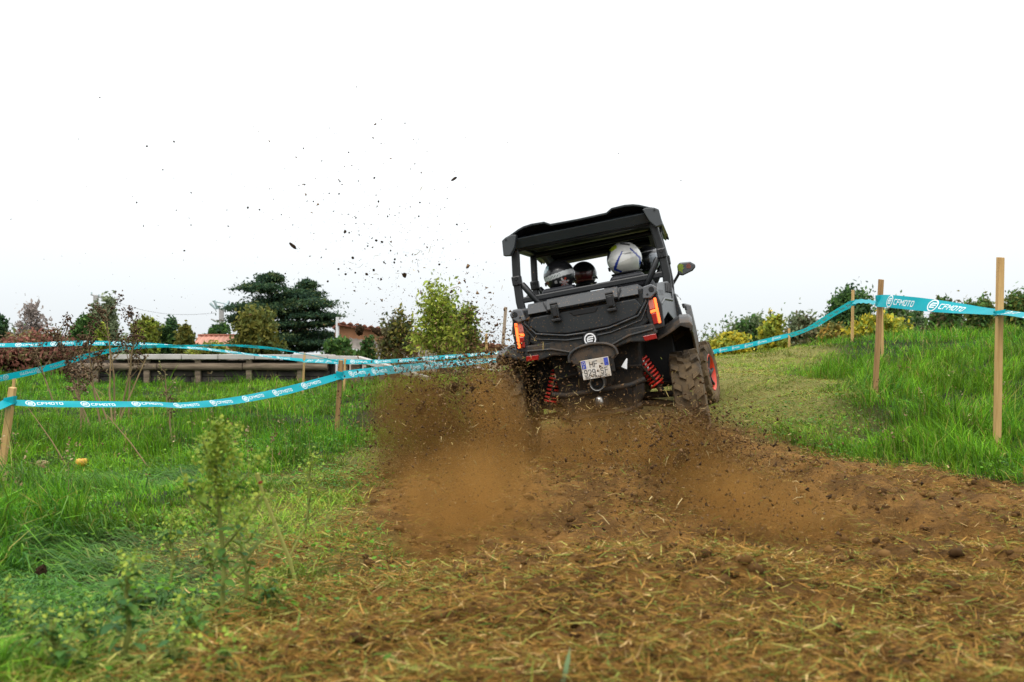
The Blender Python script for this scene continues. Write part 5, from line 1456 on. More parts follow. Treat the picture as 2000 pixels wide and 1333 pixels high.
def paint_white(u, v, back, w):
    C = np.tile(np.array([0.80, 0.79, 0.76]), (len(u), 1))
    C[(v < -0.15 + 0.25 * u) & (np.abs(u) < 0.8)] = (0.60, 0.59, 0.54)
    C[seg_d(u, v, (-0.1, 0.25), (0.75, 0.2)) < 0.03] = (0.25, 0.25, 0.24)
    blue = (0.018, 0.045, 0.30)
    m = back & ((seg_d(u, v, (-0.60, -0.46), (0.02, 0.36)) < 0.085 - 0.05 * np.clip((v + .46) / .8, 0, 1)) | (seg_d(u, v, (-0.62, -0.48), (-0.28, -0.66)) < 0.06)
                | (seg_d(u, v, (0.5, 0.45), (0.92, -0.1)) < 0.05) | (seg_d(u, v, (0.92, -0.1), (0.85, -0.6)) < 0.05))
    C[m] = blue
    C[(seg_d(u, v, (-0.65, 0.62), (-0.35, 0.72)) < 0.13) & (w < 0.5)] = (0.46, 0.55, 0.03)
    C[(seg_d(u, v, (-0.95, 0.2), (-0.75, 0.5)) < 0.12)] = (0.03, 0.03, 0.05)
    C[(seg_d(u, v, (0.0, 0.86), (0.45, 0.70)) < 0.05)] = (0.03, 0.03, 0.035)
    C[(seg_d(u, v, (-0.05, 0.98), (0.35, 0.9)) < 0.06)] = (0.2, 0.2, 0.2)
    C[v < -0.80] = (0.02, 0.02, 0.022)
    return C


def paint_black_white(u, v, back, w):
    C = np.tile(np.array([0.014, 0.014, 0.016]), (len(u), 1))
    C[back & (np.abs(v + 0.02 - 0.16 * u) < 0.15)] = (0.55, 0.56, 0.56)
    tx = (np.sin(u * 40) * np.sin(v * 31 + u * 9)) > 0.35
    C[back & (np.abs(v + 0.02 - 0.16 * u) < 0.07) & tx & (np.abs(u + 0.3) < 0.42)] = (0.05, 0.10, 0.10)
    C[(seg_d(u, v, (-0.85, 0.40), (-0.70, 0.55)) < 0.16)] = (0.42, 0.60, 0.66)
    r_ = np.hypot(u - 0.28, (v + 0.52)); a_ = np.arctan2(v + 0.52, u - 0.28)
    C[back & (r_ < 0.24 + 0.09 * np.sin(7 * a_))] = (0.62, 0.58, 0.57)
    C[back & (r_ < 0.24 + 0.09 * np.sin(7 * a_)) & (np.sin(5 * a_ + 9 * r_) > 0.55)] = (0.45, 0.06, 0.03)
    C[(v < -0.25) & (u < -0.72)] = (0.16, 0.03, 0.022)
    C[back & (np.hypot(u + 0.25, v + 0.42) < 0.10)] = (0.5, 0.48, 0.47)
    return C


def paint_red(u, v, back, w):
    C = np.tile(np.array([0.010, 0.010, 0.011]), (len(u), 1))
    C[(v < 0.15 - 0.1 * u) & (v > -0.55 + 0.1 * u) & (u < 0.75)] = (0.085, 0.009, 0.008)
    C[seg_d(u, v, (-0.6, -0.42), (0.7, -0.5)) < 0.035] = (0.22, 0.10, 0.07)
    r_ = np.hypot(u - 0.83, v + 0.42)
    C[(r_ < 0.17) & (r_ > 0.10)] = (0.35, 0.35, 0.36)
    return C


def paint_grey(u, v, back, w):
    C = np.tile(np.array([0.018, 0.019, 0.022]), (len(u), 1))
    C[(u > 0.2) & (v < 0.35) & (v > -0.75)] = (0.34, 0.37, 0.42)
    C[seg_d(u, v, (-0.4, 0.5), (0.6, 0.55)) < 0.04] = (0.4, 0.4, 0.42)
    return C


MT['helmet'] = M_attr('helmet_paint', 0.28, 0.5, 0.35)
MT['helmet_matt'] = M_attr('helmet_paint_satin', 0.5, 0.4, 0.0)
MT['visor'] = M_plain('visor', (0.02, 0.02, 0.025), None, 0.08, 3, 0.7)


def helmet(parent, c, r, paint, peak=False, mat='helmet', yaw=0.0):
    nu, nv = 120, 84
    V = []; 
    th = np.linspace(0, math.pi, nv); ph_ = np.linspace(0, 2 * math.pi, nu, endpoint=False)
    T, Ph = np.meshgrid(th, ph_, indexing='ij')
    X_ = np.sin(T) * np.sin(Ph); Y_ = np.sin(T) * np.cos(Ph); Z_ = np.cos(T)      # unit; +y is the face
    u, v, w = X_.ravel(), Z_.ravel(), Y_.ravel()
    # shape: longer front to back, chin bar pushed forward, flat open underside, slight neck tuck behind
    x = X_ * (0.97 - 0.10 * np.clip(-Z_, 0, 1)); z = np.where(Z_ < -0.78, -0.78 - (Z_ + 0.78) * -0.25, Z_)
    y = Y_ * 1.16 + np.where((Z_ < -0.1) & (Y_ > 0.2), 0.22 * np.clip(-Z_, 0, 0.8) * Y_, 0) + np.where((Z_ < -0.3) & (Y_ < 0), 0.16 * (-Z_ - 0.3), 0)
    C = paint(u, v, w < 0.25, w)
    eye = (w > 0.45) & (v > -0.10) & (v < 0.32)
    P_ = np.c_[x.ravel(), y.ravel(), z.ravel()] * r
    idx_ = np.arange(nv * nu).reshape(nv, nu)
    q = np.stack([idx_[:-1], np.roll(idx_[:-1], -1, 1), np.roll(idx_[1:], -1, 1), idx_[1:]], -1).reshape(-1, 4)
    me = np_mesh('helmet', P_, q.ravel(), np.arange(len(q)) * 4, np.full(len(q), 4), MT[mat], C, smooth=True)
    h = link('helmet', me, parent); h.location = c; h.rotation_euler = (0, 0, yaw)
    mb = MB()
    rows = []
    for el in np.linspace(-0.12, 0.36, 6):
        rows.append([(math.sin(a_) * math.cos(el) * r * 0.985, math.cos(a_) * math.cos(el) * r * 1.19, math.sin(el) * r) for a_ in np.linspace(-1.0, 1.0, 15)])
    mb.loft(rows, cap=False, closed=False).build('visor', MT['visor'], h, smooth=80)
    MB().lathe([(0.80 * r, -0.80 * r), (0.86 * r, -0.76 * r), (0.86 * r, -0.70 * r), (0.78 * r, -0.74 * r)], (0, 0.04 * r, 0), 'z', 40).build('neck_trim', MT['black'], h, smooth=60)
    if peak:
        pk = []
        for a_ in np.linspace(-0.9, 0.9, 9):
            pk.append([(math.sin(a_) * r * 0.80, math.cos(a_) * r * 1.0, r * 0.62), (math.sin(a_) * r * 0.72, r * 0.9 + math.cos(a_) * r * 0.85, r * 0.86), (math.sin(a_) * r * 0.72, r * 0.9 + math.cos(a_) * r * 0.85, r * 0.83), (math.sin(a_) * r * 0.80, math.cos(a_) * r * 1.0, r * 0.57)])
        MB().loft(pk).build('peak', MT['black'], h, smooth=50)
    for s in (1, -1):
        MB().prism([(-0.24 * r, -0.28 * r), (0.22 * r, -0.36 * r), (0.16 * r, -0.50 * r), (-0.20 * r, -0.46 * r)], s * 0.86 * r, s * 0.965 * r, 'x').build('vent', MT['black'], h, bevel=0.004)
    return h


def person(label, x, y, jacket, c, r, paint, grip, peak=False, mat='helmet', yaw=0.0):
    """a seated rider; y is the seat back line, c the helmet centre"""
    root = empty('person'); root.matrix_world = V_M @ Matrix.Translation(Vector((x, y, 0.76)))
    tag(root, label, 'person')
    hx, hy_, hz = c[0] - x, c[1] - y, c[2] - 0.76
    J = {}
    V = []; E = []; Rr = []

    def vtx(p, rad, par=None):
        V.append(p); Rr.append(rad if isinstance(rad, tuple) else (rad, rad))
        if par is not None: E.append((par, len(V) - 1))
        return len(V) - 1
    pel = vtx((0, 0.20, 0.09), (0.16, 0.12))
    wst = vtx((0, 0.15, 0.24), (0.145, 0.105), pel)
    chs = vtx((0, 0.12, 0.40), (0.165, 0.12), wst)
    nb = vtx((hx * 0.6, hy_ * 0.75 + 0.02, hz - r * 1.15), (0.075, 0.07), chs)
    vtx((hx, hy_ - 0.005, hz - r * 0.55), (0.062, 0.065), nb)
    vtx((hx, hy_ + 0.01, hz + r * 0.1), (0.075, 0.085), len(V) - 1)
    for s in (1, -1):
        sh_ = vtx((s * 0.17, 0.12, 0.45), 0.068, chs)
        g = grip if grip else (0.17, 0.58, 0.16)
        el_ = vtx((s * 0.25, 0.25, 0.24), 0.048, sh_)
        wr = vtx((s * g[0], g[1] - 0.07, g[2] + 0.02), 0.034, el_)
        hp_ = vtx((s * 0.11, 0.25, 0.09), 0.095, pel)
        kn = vtx((s * 0.14, 0.60, 0.13), 0.066, hp_)
        an = vtx((s * 0.14, 0.66, -0.10), 0.045, kn)
        vtx((s * 0.14, 0.76, -0.11), 0.04, an)
    me = bpy.data.meshes.new('body'); me.from_pydata(V, E, [])
    o = link('body', me, root)
    sk = o.modifiers.new('skin', 'SKIN')
    for i, rr in enumerate(Rr): me.skin_vertices[0].data[i].radius = rr
    me.skin_vertices[0].data[0].use_root = True
    sub = o.modifiers.new('sub', 'SUBSURF'); sub.levels = 1; sub.render_levels = 2
    me.materials.append(jacket)
    sk.use_smooth_shade = True
    g = grip if grip else (0.17, 0.58, 0.16)
    for s in (1, -1):
        mb = MB()
        cx_, cy_, cz_ = s * g[0], g[1], g[2]
        mb.loft([[(cx_ - 0.038, cy_ - 0.07, cz_ + 0.005), (cx_ + 0.038, cy_ - 0.07, cz_ + 0.005), (cx_ + 0.038, cy_ - 0.07, cz_ + 0.04), (cx_ - 0.038, cy_ - 0.07, cz_ + 0.04)],
                 [(cx_ - 0.045, cy_ + 0.02, cz_ + 0.012), (cx_ + 0.045, cy_ + 0.02, cz_ + 0.012), (cx_ + 0.045, cy_ + 0.02, cz_ + 0.042), (cx_ - 0.045, cy_ + 0.02, cz_ + 0.042)]])
        for k, ln_ in enumerate((0.055, 0.068, 0.072, 0.058)):
            fx = cx_ - 0.034 + k * 0.0227
            mb.tube([(fx, cy_ + 0.01, cz_ + 0.028), (fx, cy_ + 0.01 + ln_ * 0.55, cz_ + 0.022), (fx, cy_ + 0.01 + ln_ * 0.8, cz_ - 0.005), (fx, cy_ + ln_ * 0.6, cz_ - 0.025)], [0.011, 0.0105, 0.0095, 0.008], 6)
        mb.tube([(cx_ - s * 0.035, cy_ - 0.045, cz_ + 0.02), (cx_ - s * 0.062, cy_ - 0.005, cz_ + 0.008), (cx_ - s * 0.058, cy_ + 0.035, cz_ - 0.008)], [0.014, 0.012, 0.009], 6)
        mb.build('glove', MT['black'], root, smooth=60)
    helmet(root, (hx, hy_, hz), r, paint, peak, mat, yaw)
    return root


J_dark = M_plain('jacket_black', (0.02, 0.02, 0.022), (0.013, 0.013, 0.015), 0.8, 20, 0.3)
J_grey = M_plain('jacket_grey', (0.06, 0.062, 0.07), (0.04, 0.042, 0.048), 0.8, 20, 0.3)
J_lime = M_plain('jacket_dark_green', (0.035, 0.05, 0.02), (0.025, 0.035, 0.015), 0.8, 20, 0.3)
person('rear passenger in a black and white patterned helmet, seated by the open side', -0.30, 0.50, J_dark, (-0.262, 0.62, 1.425), 0.138, paint_black_white, None, True, 'helmet', 0.1)
person('rear passenger in a pale silver helmet with blue stripes', 0.30, 0.50, J_grey, (0.305, 0.62, 1.455), 0.152, paint_white, None)
person('driver in a black and dark red helmet, seen between the rear passengers', -0.30, 1.40, J_dark, (-0.155, 1.56, 1.465), 0.125, paint_red, (0.14, 0.60, 0.36))
person('front passenger in a dark helmet mostly hidden by the roof pillar', 0.30, 1.40, J_lime, (0.455, 1.56, 1.49), 0.130, paint_grey, None)

# ------------------------------------------------------------------ thrown earth: dust, crumbs, straw and clods
def dust(label, c, rad, dens, col, seed, tilt=(0, 0, 0), freq=2.4):
    m = bpy.data.materials.new('dust'); m.use_nodes = True
    t = m.node_tree; t.nodes.clear()
    out = t.nodes.new('ShaderNodeOutputMaterial'); pv = t.nodes.new('ShaderNodeVolumePrincipled')
    pv.inputs['Color'].default_value = (*col, 1); pv.inputs['Anisotropy'].default_value = 0.15
    tc = t.nodes.new('ShaderNodeTexCoord')
    ln = t.nodes.new('ShaderNodeVectorMath'); ln.operation = 'LENGTH'
    mr = t.nodes.new('ShaderNodeMapRange'); mr.interpolation_type = 'SMOOTHSTEP'
    mr.inputs['From Min'].default_value = 1.0; mr.inputs['From Max'].default_value = 0.0; mr.inputs['To Min'].default_value = 0; mr.inputs['To Max'].default_value = 1
    mp = t.nodes.new('ShaderNodeMapping'); mp.inputs['Location'].default_value = (seed * 3.7, seed * 1.3, seed * 2.1)
    mp.inputs['Scale'].default_value = (rad[0] * freq, rad[1] * freq * 0.5, rad[2] * freq * 0.28)
    no = t.nodes.new('ShaderNodeTexNoise'); no.inputs['Scale'].default_value = 1.0; no.inputs['Detail'].default_value = 5; no.inputs['Roughness'].default_value = 0.62; no.inputs['Distortion'].default_value = 0.6
    m2 = t.nodes.new('ShaderNodeMapRange'); m2.inputs['From Min'].default_value = 0.36; m2.inputs['From Max'].default_value = 0.66; m2.inputs['To Min'].default_value = 0.05; m2.inputs['To Max'].default_value = 1.8
    mu = t.nodes.new('ShaderNodeMath'); mu.operation = 'MULTIPLY'
    m3 = t.nodes.new('ShaderNodeMath'); m3.operation = 'MULTIPLY'; m3.inputs[1].default_value = dens * 1.2
    t.links.new(tc.outputs['Object'], ln.inputs[0]); t.links.new(ln.outputs['Value'], mr.inputs['Value'])
    t.links.new(tc.outputs['Object'], mp.inputs[0]); t.links.new(mp.outputs[0], no.inputs['Vector']); t.links.new(no.outputs['Fac'], m2.inputs['Value'])
    t.links.new(mr.outputs[0], mu.inputs[0]); t.links.new(m2.outputs[0], mu.inputs[1]); t.links.new(mu.outputs[0], m3.inputs[0])
    t.links.new(m3.outputs[0], pv.inputs['Density']); t.links.new(pv.outputs[0], out.inputs['Volume'])
    bm = bmesh.new(); bmesh.ops.create_icosphere(bm, subdivisions=4, radius=1.0)
    for v in bm.verts:
        k = 0.86 + 0.14 * float(fbm(np.array([v.co.x * 2 + v.co.z + seed]), np.array([v.co.y * 2 - v.co.z]), 1.2, seed)[0]) * 2
        v.co *= min(1.0, k)
    me = bpy.data.meshes.new('dust_cloud'); bm.to_mesh(me); bm.free(); me.materials.append(m)
    o = link('dust_cloud', me); o.location = c; o.scale = rad; o.rotation_euler = tilt
    return tag(o, label, 'dust', kind='stuff')


DL = (0.45, 0.250, 0.072)
DD = (0.22, 0.118, 0.034)
dust('column of light brown dust behind the left rear tyre', (-0.13, 6.80, 0.20), (0.32, 1.0, 0.62), 3.2, DL, 1, (0.25, -0.12, 0), 5.0)
dust('dark brown cloud of earth left of the light dust column', (-0.56, 6.40, 0.22), (0.46, 1.0, 0.62), 2.8, DD, 2, (0.3, -0.35, 0), 5.0)
dust('low brown dust trailing toward the lens behind the left wheel', (-0.24, 5.1, -0.02), (0.58, 1.2, 0.36), 2.0, DL, 6, (0.1, -0.1, 0), 5.0)
dust('light brown dust at the foot of the right rear tyre', (0.98, 6.25, 0.06), (0.40, 0.90, 0.36), 2.0, DL, 3, (0.3, 0.35, 0), 5.0)
dust('dark brown cloud of earth behind the right wheel', (1.05, 5.6, 0.04), (0.46, 0.95, 0.40), 2.7, DD, 4, (0.2, 0.25, 0), 5.0)
dust('light brown dust curling away to the right over the track', (1.30, 4.85, -0.04), (0.66, 0.85, 0.27), 2.1, DL, 7, (0, 0.3, 0), 4.0)
dust('thin dust in front of the tow hitch', (0.55, 6.60, 0.14), (0.75, 0.95, 0.38), 1.3, DL, 5, (0, 0, 0), 4.0)


def bits(P, r, col, stretch=1.0):
    """tiny flying crumbs, four faces each"""
    n = len(P)
    T = np.array([(1, 1, 1), (-1, -1, 1), (-1, 1, -1), (1, -1, -1)], float)
    a = RNG.normal(size=(n, 3, 3)); q, _ = np.linalg.qr(a)
    B = T[None] * (0.5 + RNG.random((n, 4, 1))) * (np.array([1, 1, stretch]) * (0.6 + 0.8 * RNG.random((n, 1, 3))))
    V = np.einsum('nij,nkj->nki', q, B) * r[:, None, None] * 0.6 + P[:, None]
    F = np.array([(0, 1, 2), (0, 3, 1), (0, 2, 3), (1, 3, 2)])
    loops = (F[None] + (np.arange(n) * 4)[:, None, None]).reshape(-1); m = n * 4
    return V.reshape(-1, 3), loops, np.arange(m) * 3, np.full(m, 3), np.repeat(col, 4, 0)


SOILC = [(0.10, 0.056, 0.026), (0.065, 0.036, 0.018), (0.14, 0.08, 0.038), (0.18, 0.11, 0.055), (0.04, 0.024, 0.013)]
parts = []
# spray rising to the left, densest just above the dust
n = 2400
t_ = RNG.random(n) ** 3.4
ctr = np.c_[-0.33 - 0.72 * t_, 6.9 - 0.7 * t_ + RNG.normal(0, 0.35, n), 0.62 + 1.30 * t_]
P = ctr + RNG.normal(0, 1, (n, 3)) * np.c_[0.14 + 0.26 * t_, 0.1 + 0 * t_, 0.09 + 0.20 * t_]
parts.append((P, 0.0019 + 0.0056 * RNG.random(n) ** 4))
n = 300                                                     # stragglers far out in the sky
P = np.c_[RNG.normal(-1.5, 0.9, n), RNG.uniform(5.8, 7.6, n), 0.9 + 1.3 * RNG.random(n) ** 1.4]
parts.append((P, 0.0016 + 0.004 * RNG.random(n) ** 3))
for (c_, s_, n) in [((-0.55, 6.5, 0.34), (0.22, 0.6, 0.24), 9000), ((0.0, 7.0, 0.30), (0.22, 0.4, 0.22), 2500), ((1.05, 5.8, 0.12), (0.38, 0.5, 0.16), 3500), ((0.95, 5.0, 0.0), (0.55, 0.5, 0.10), 3000), ((0.5, 6.6, 0.25), (0.40, 0.4, 0.22), 4500)]:
    P = np.array(c_) + RNG.normal(0, 1, (n, 3)) * np.array(s_)
    parts.append((P, 0.0013 + 0.0075 * RNG.random(n) ** 5.5))
# jets of soil following arcs from where the tyres bite
def jets(o_, lo, hi, nj, per, tmax, spread, t_first=0.12):
    out = []
    for j in range(nj):
        v0 = np.array([RNG.uniform(a_, b_) for a_, b_ in zip(lo, hi)])
        m_ = int(per * RNG.uniform(0.4, 1.6)); t0 = tmax * RNG.uniform(0.35, 1.0)
        t = t0 * (t_first + (1 - t_first) * RNG.random(m_) ** 0.8)
        vv = v0 + RNG.normal(0, 1, (m_, 3)) * np.array([0.28, 0.5, 0.28]) * spread
        p = np.array(o_) + vv * t[:, None]; p[:, 2] -= 4.9 * t * t
        out.append(p)
    return np.concatenate(out)


JL = jets((0.02, 7.70, 0.02), (-2.6, -6.5, 1.6), (-0.2, -1.5, 5.2), 46, 330, 0.34, 1.0)
JR = jets((1.12, 7.25, 0.06), (-1.5, -7.5, 0.6), (1.1, -3.2, 2.6), 46, 240, 0.44, 1.0, 0.36)
for J in (JL, JR):
    parts.append((J, 0.0016 + 0.0095 * RNG.random(len(J)) ** 5))
LG = []
for (c_, s_, n) in [((-0.15, 6.7, 0.24), (0.20, 0.5, 0.26), 9000), ((-0.50, 6.4, 0.26), (0.24, 0.5, 0.26), 9000), ((1.05, 5.7, 0.08), (0.36, 0.45, 0.15), 8000), ((0.5, 6.4, 0.14), (0.45, 0.4, 0.16), 6000), ((1.2, 4.9, 0.0), (0.4, 0.4, 0.09), 4000), ((-0.2, 5.2, 0.04), (0.32, 0.5, 0.14), 5000)]:
    LG.append(np.array(c_) + RNG.normal(0, 1, (n, 3)) * np.array(s_))
LG = np.concatenate(LG); n_light = len(LG)
P = np.concatenate([p[0] for p in parts]); r = np.concatenate([p[1] for p in parts])
k = P[:, 2] > ground_h(P[:, 0], P[:, 1]) + 0.01
k &= ~((P[:, 1] > 7.1) & (np.abs(P[:, 0] - 0.82) < 0.5) & (P[:, 2] > 0.75))
P, r = P[k], r[k]
LG = LG[LG[:, 2] > ground_h(LG[:, 0], LG[:, 1]) + 0.01]
LG = LG[~((LG[:, 1] > 7.1) & (np.abs(LG[:, 0] - 0.82) < 0.5) & (LG[:, 2] > 0.6))]
st = join([bits(P, r, pick(SOILC, len(P)) * (0.7 + 0.6 * RNG.random(len(P)))[:, None], 1.7),
           bits(LG, 0.0014 + 0.0018 * RNG.random(len(LG)), pick([(0.22, 0.13, 0.045), (0.30, 0.19, 0.07), (0.13, 0.075, 0.026)], len(LG)), 2.0)])
me = np_mesh('flying_soil', *st[:4], M_attr('soil_bit', 0.95, 0.1), st[4])
tag(link('flying_soil', me), 'spray of tiny soil crumbs flung up behind the vehicle', 'soil', kind='stuff')

# torn straw and grass in the air
Ps = []
for (c_, s_, n) in [((-0.35, 6.3, 0.34), (0.30, 0.7, 0.28), 420), ((1.05, 6.1, 0.20), (0.42, 0.6, 0.20), 520), ((0.55, 6.6, 0.30), (0.4, 0.35, 0.22), 420), ((0.9, 4.8, 0.02), (0.6, 0.5, 0.12), 260), ((-0.62, 6.7, 1.0), (0.26, 0.3, 0.28), 110)]:
    Ps.append(np.array(c_) + RNG.normal(0, 1, (n, 3)) * np.array(s_))
Ps += [JL[::26], JR[::24]]
P = np.concatenate(Ps)
P = P[~((np.abs(P[:, 0] - 0.70) < 0.22) & (P[:, 2] > 0.42) & (P[:, 2] < 0.80))]
P = P[P[:, 2] > ground_h(P[:, 0], P[:, 1]) + 0.02]; n = len(P)
c = pick([(0.36, 0.27, 0.10), (0.46, 0.36, 0.17), (0.22, 0.17, 0.06), (0.16, 0.19, 0.04), (0.12, 0.075, 0.03)], n) * (0.7 + 0.5 * RNG.random(n))[:, None]
st = blades(P, RNG.random(n) * 6.283, np.arccos(RNG.uniform(-1, 1, n)), RNG.normal(0, 0.6, n), 0.02 + 0.06 * RNG.random(n) ** 1.7, 0.0022 + 0.0028 * RNG.random(n), c, c, RNG.normal(0, 1, n))
me = np_mesh('flying_straw', *st[:4], MT['straw'], st[4])
tag(link('flying_straw', me), 'torn straw and grass whirling in the dust', 'straw', kind='stuff')

# separate clods of earth caught in the air
CLOD = []
for k in range(5):
    bm = bmesh.new(); bmesh.ops.create_icosphere(bm, subdivisions=3, radius=1.0)
    for v in bm.verts:
        f = 0.45 + 0.35 * random.random() ** 2 + 0.75 * float(fbm(np.array([v.co.x * 1.3 + v.co.z * .9 + k * 5]), np.array([v.co.y * 1.3 - v.co.z * .7 + k]), 1.6, k)[0])
        v.co *= f
    me = bpy.data.meshes.new('earth_clod'); bm.to_mesh(me); bm.free(); me.materials.append(MT['clod']); CLOD.append(me)


def clod(px, py, Y, size, label, group=None, asp=(1, 0.8, 0.7), rot=None):
    o = link('earth_clod', random.choice(CLOD)); o.location = at(px, py, Y)
    s_ = size / FPX * Y / 2 * 1.15
    o.scale = [s_ * a_ for a_ in asp]
    o.rotation_euler = rot or [random.uniform(0, 6.28) for _ in range(3)]
    tag(o, label, 'earth clod', group)


clod(1331, 897, 5.6, 36, 'largest dark clod flying behind the right rear wheel', None, (0.55, 0.6, 1.0), (0.2, 0.5, 0.1))
clod(1381, 936, 5.4, 26, 'ragged dark clod just below the largest one', None, (1.0, 0.7, 0.6), (0.1, -0.5, 0.2))
clod(1424, 983, 5.2, 34, 'upright greenish clod at the edge of the right dust', None, (0.45, 0.5, 1.0), (0, 0.1, 0))
clod(1407, 942, 5.3, 15, 'small clod between the ragged clod and the upright one')
clod(885, 758, 6.4, 20, 'dark clod in the dust left of the rear tyre, above the others')
clod(858, 762, 6.5, 12, 'small clod beside the dark clod left of the rear tyre')
clod(822, 800, 6.3, 20, 'dark clod low in the left dust in front of the grass')
clod(862, 786, 6.4, 17, 'clod in the left dust just below the tape')
clod(922, 760, 6.4, 11, 'reddish crumb in the thick dust near the left tyre')
clod(572, 481, 6.6, 16, 'winged-looking clod flying high left of the spray', None, (1.0, 0.4, 0.35), (0, 0.7, 0.2))
clod(790, 538, 6.6, 9, 'dark clod with straw sticking out at the top of the spray')
clod(887, 350, 6.8, 12, 'lone elongated crumb high above the spray', None, (1, 0.35, 0.35), (0, -0.6, 0))
clod(702, 645, 6.6, 18, 'dark clod in front of the brick house roof')
clod(735, 648, 6.6, 22, 'slanting clod in front of the bushes by the brick house', None, (1, 0.5, 0.45), (0, 0.6, 0))
clod(79, 1119, 3.6, 26, 'single brown clod over the pressed grass in the lower corner', None, (0.7, 0.7, 1), (0, 0.4, 0))
clod(1336, 812, 6.7, 14, 'dark clod in front of the spinning right tyre')
lab = 'tiny dark crumb of earth flying against the white sky'
for px, py, s_ in [(287, 286, 6), (340, 277, 5), (267, 396, 5), (484, 406, 6), (507, 410, 5), (595, 361, 5), (731, 348, 6), (700, 354, 4), (664, 355, 5), (668, 361, 4), (681, 298, 4),
                   (662, 379, 5), (643, 378, 4), (739, 394, 5), (674, 453, 9), (682, 455, 5), (735, 470, 7), (746, 473, 7), (689, 504, 8), (771, 507, 6), (718, 481, 5), (730, 528, 7), (675, 536, 7),
                   (694, 533, 6), (661, 526, 6), (716, 536, 8), (744, 546, 7), (770, 513, 6), (757, 423, 5), (360, 490, 5), (373, 440, 4), (318, 332, 4), (195, 191, 4), (153, 272, 3), (557, 535, 5), (640, 550, 6),
                   (818, 423, 5), (858, 517, 6), (1208, 300, 3), (1330, 353, 3), (612, 394, 4), (695, 426, 5), (763, 490, 5), (750, 513, 6), (838, 553, 6), (915, 631, 7), (955, 632, 8)]:
    clod(px, py, random.uniform(6.2, 7.2), s_ * 0.68, lab, 'crumbs of earth flying in the sky')

# ------------------------------------------------------------------ weeds and small things
def gz(x, y):
    return float(ground_h(np.array([x]), np.array([y]))[0])


def ground_hit(px, py):
    """where the sight line through a photograph position meets the ground"""
    d = _fw + _rt * (px - 1000) / FPX + _up * (666.5 - py) / FPX
    Y = np.linspace(1.6, 26, 2500); t = Y / d[1]
    X_, Z_ = d[0] * t, CAM_Z + d[2] * t
    h = ground_h(X_, Y)
    i = int(np.argmax(Z_ < h))
    return Vector((X_[i], Y[i], h[i]))


def col_mesh(name, mb, mat, col):
    me = mb.mesh(name, mat)
    ca = me.attributes.new('Col', 'FLOAT_COLOR', 'POINT')
    for i in range(len(me.vertices)): ca.data[i].color = (*col, 1)
    return me


# leaf shapes shared by the weeds
def leaf_mesh(name, L, w, col, teeth=0):
    mb = MB(); pts = [(0, 0.0), (0.25, 0.55), (0.45, 1.0), (0.7, 0.75), (1.0, 0.0)]
    vs = []; fs = []
    for i, (t_, k) in enumerate(pts):
        z = -0.25 * L * t_ * t_
        vs += [(L * t_, -w * 0.5 * k, z + 0.10 * w * k), (L * t_, 0, z), (L * t_, w * 0.5 * k, z + 0.10 * w * k)]
    for i in range(len(pts) - 1):
        a_ = i * 3
        fs += [(a_, a_ + 3, a_ + 4, a_ + 1), (a_ + 1, a_ + 4, a_ + 5, a_ + 2)]
    mb.add(vs, fs)
    me = col_mesh(name, mb, MT['leaf'], col)
    for p in me.polygons: p.use_smooth = True
    return me


LEAF_G = [leaf_mesh('leaf', 1.0, 0.55, c_) for c_ in [(0.070, 0.165, 0.035), (0.095, 0.20, 0.035), (0.055, 0.14, 0.045), (0.14, 0.22, 0.035)]]


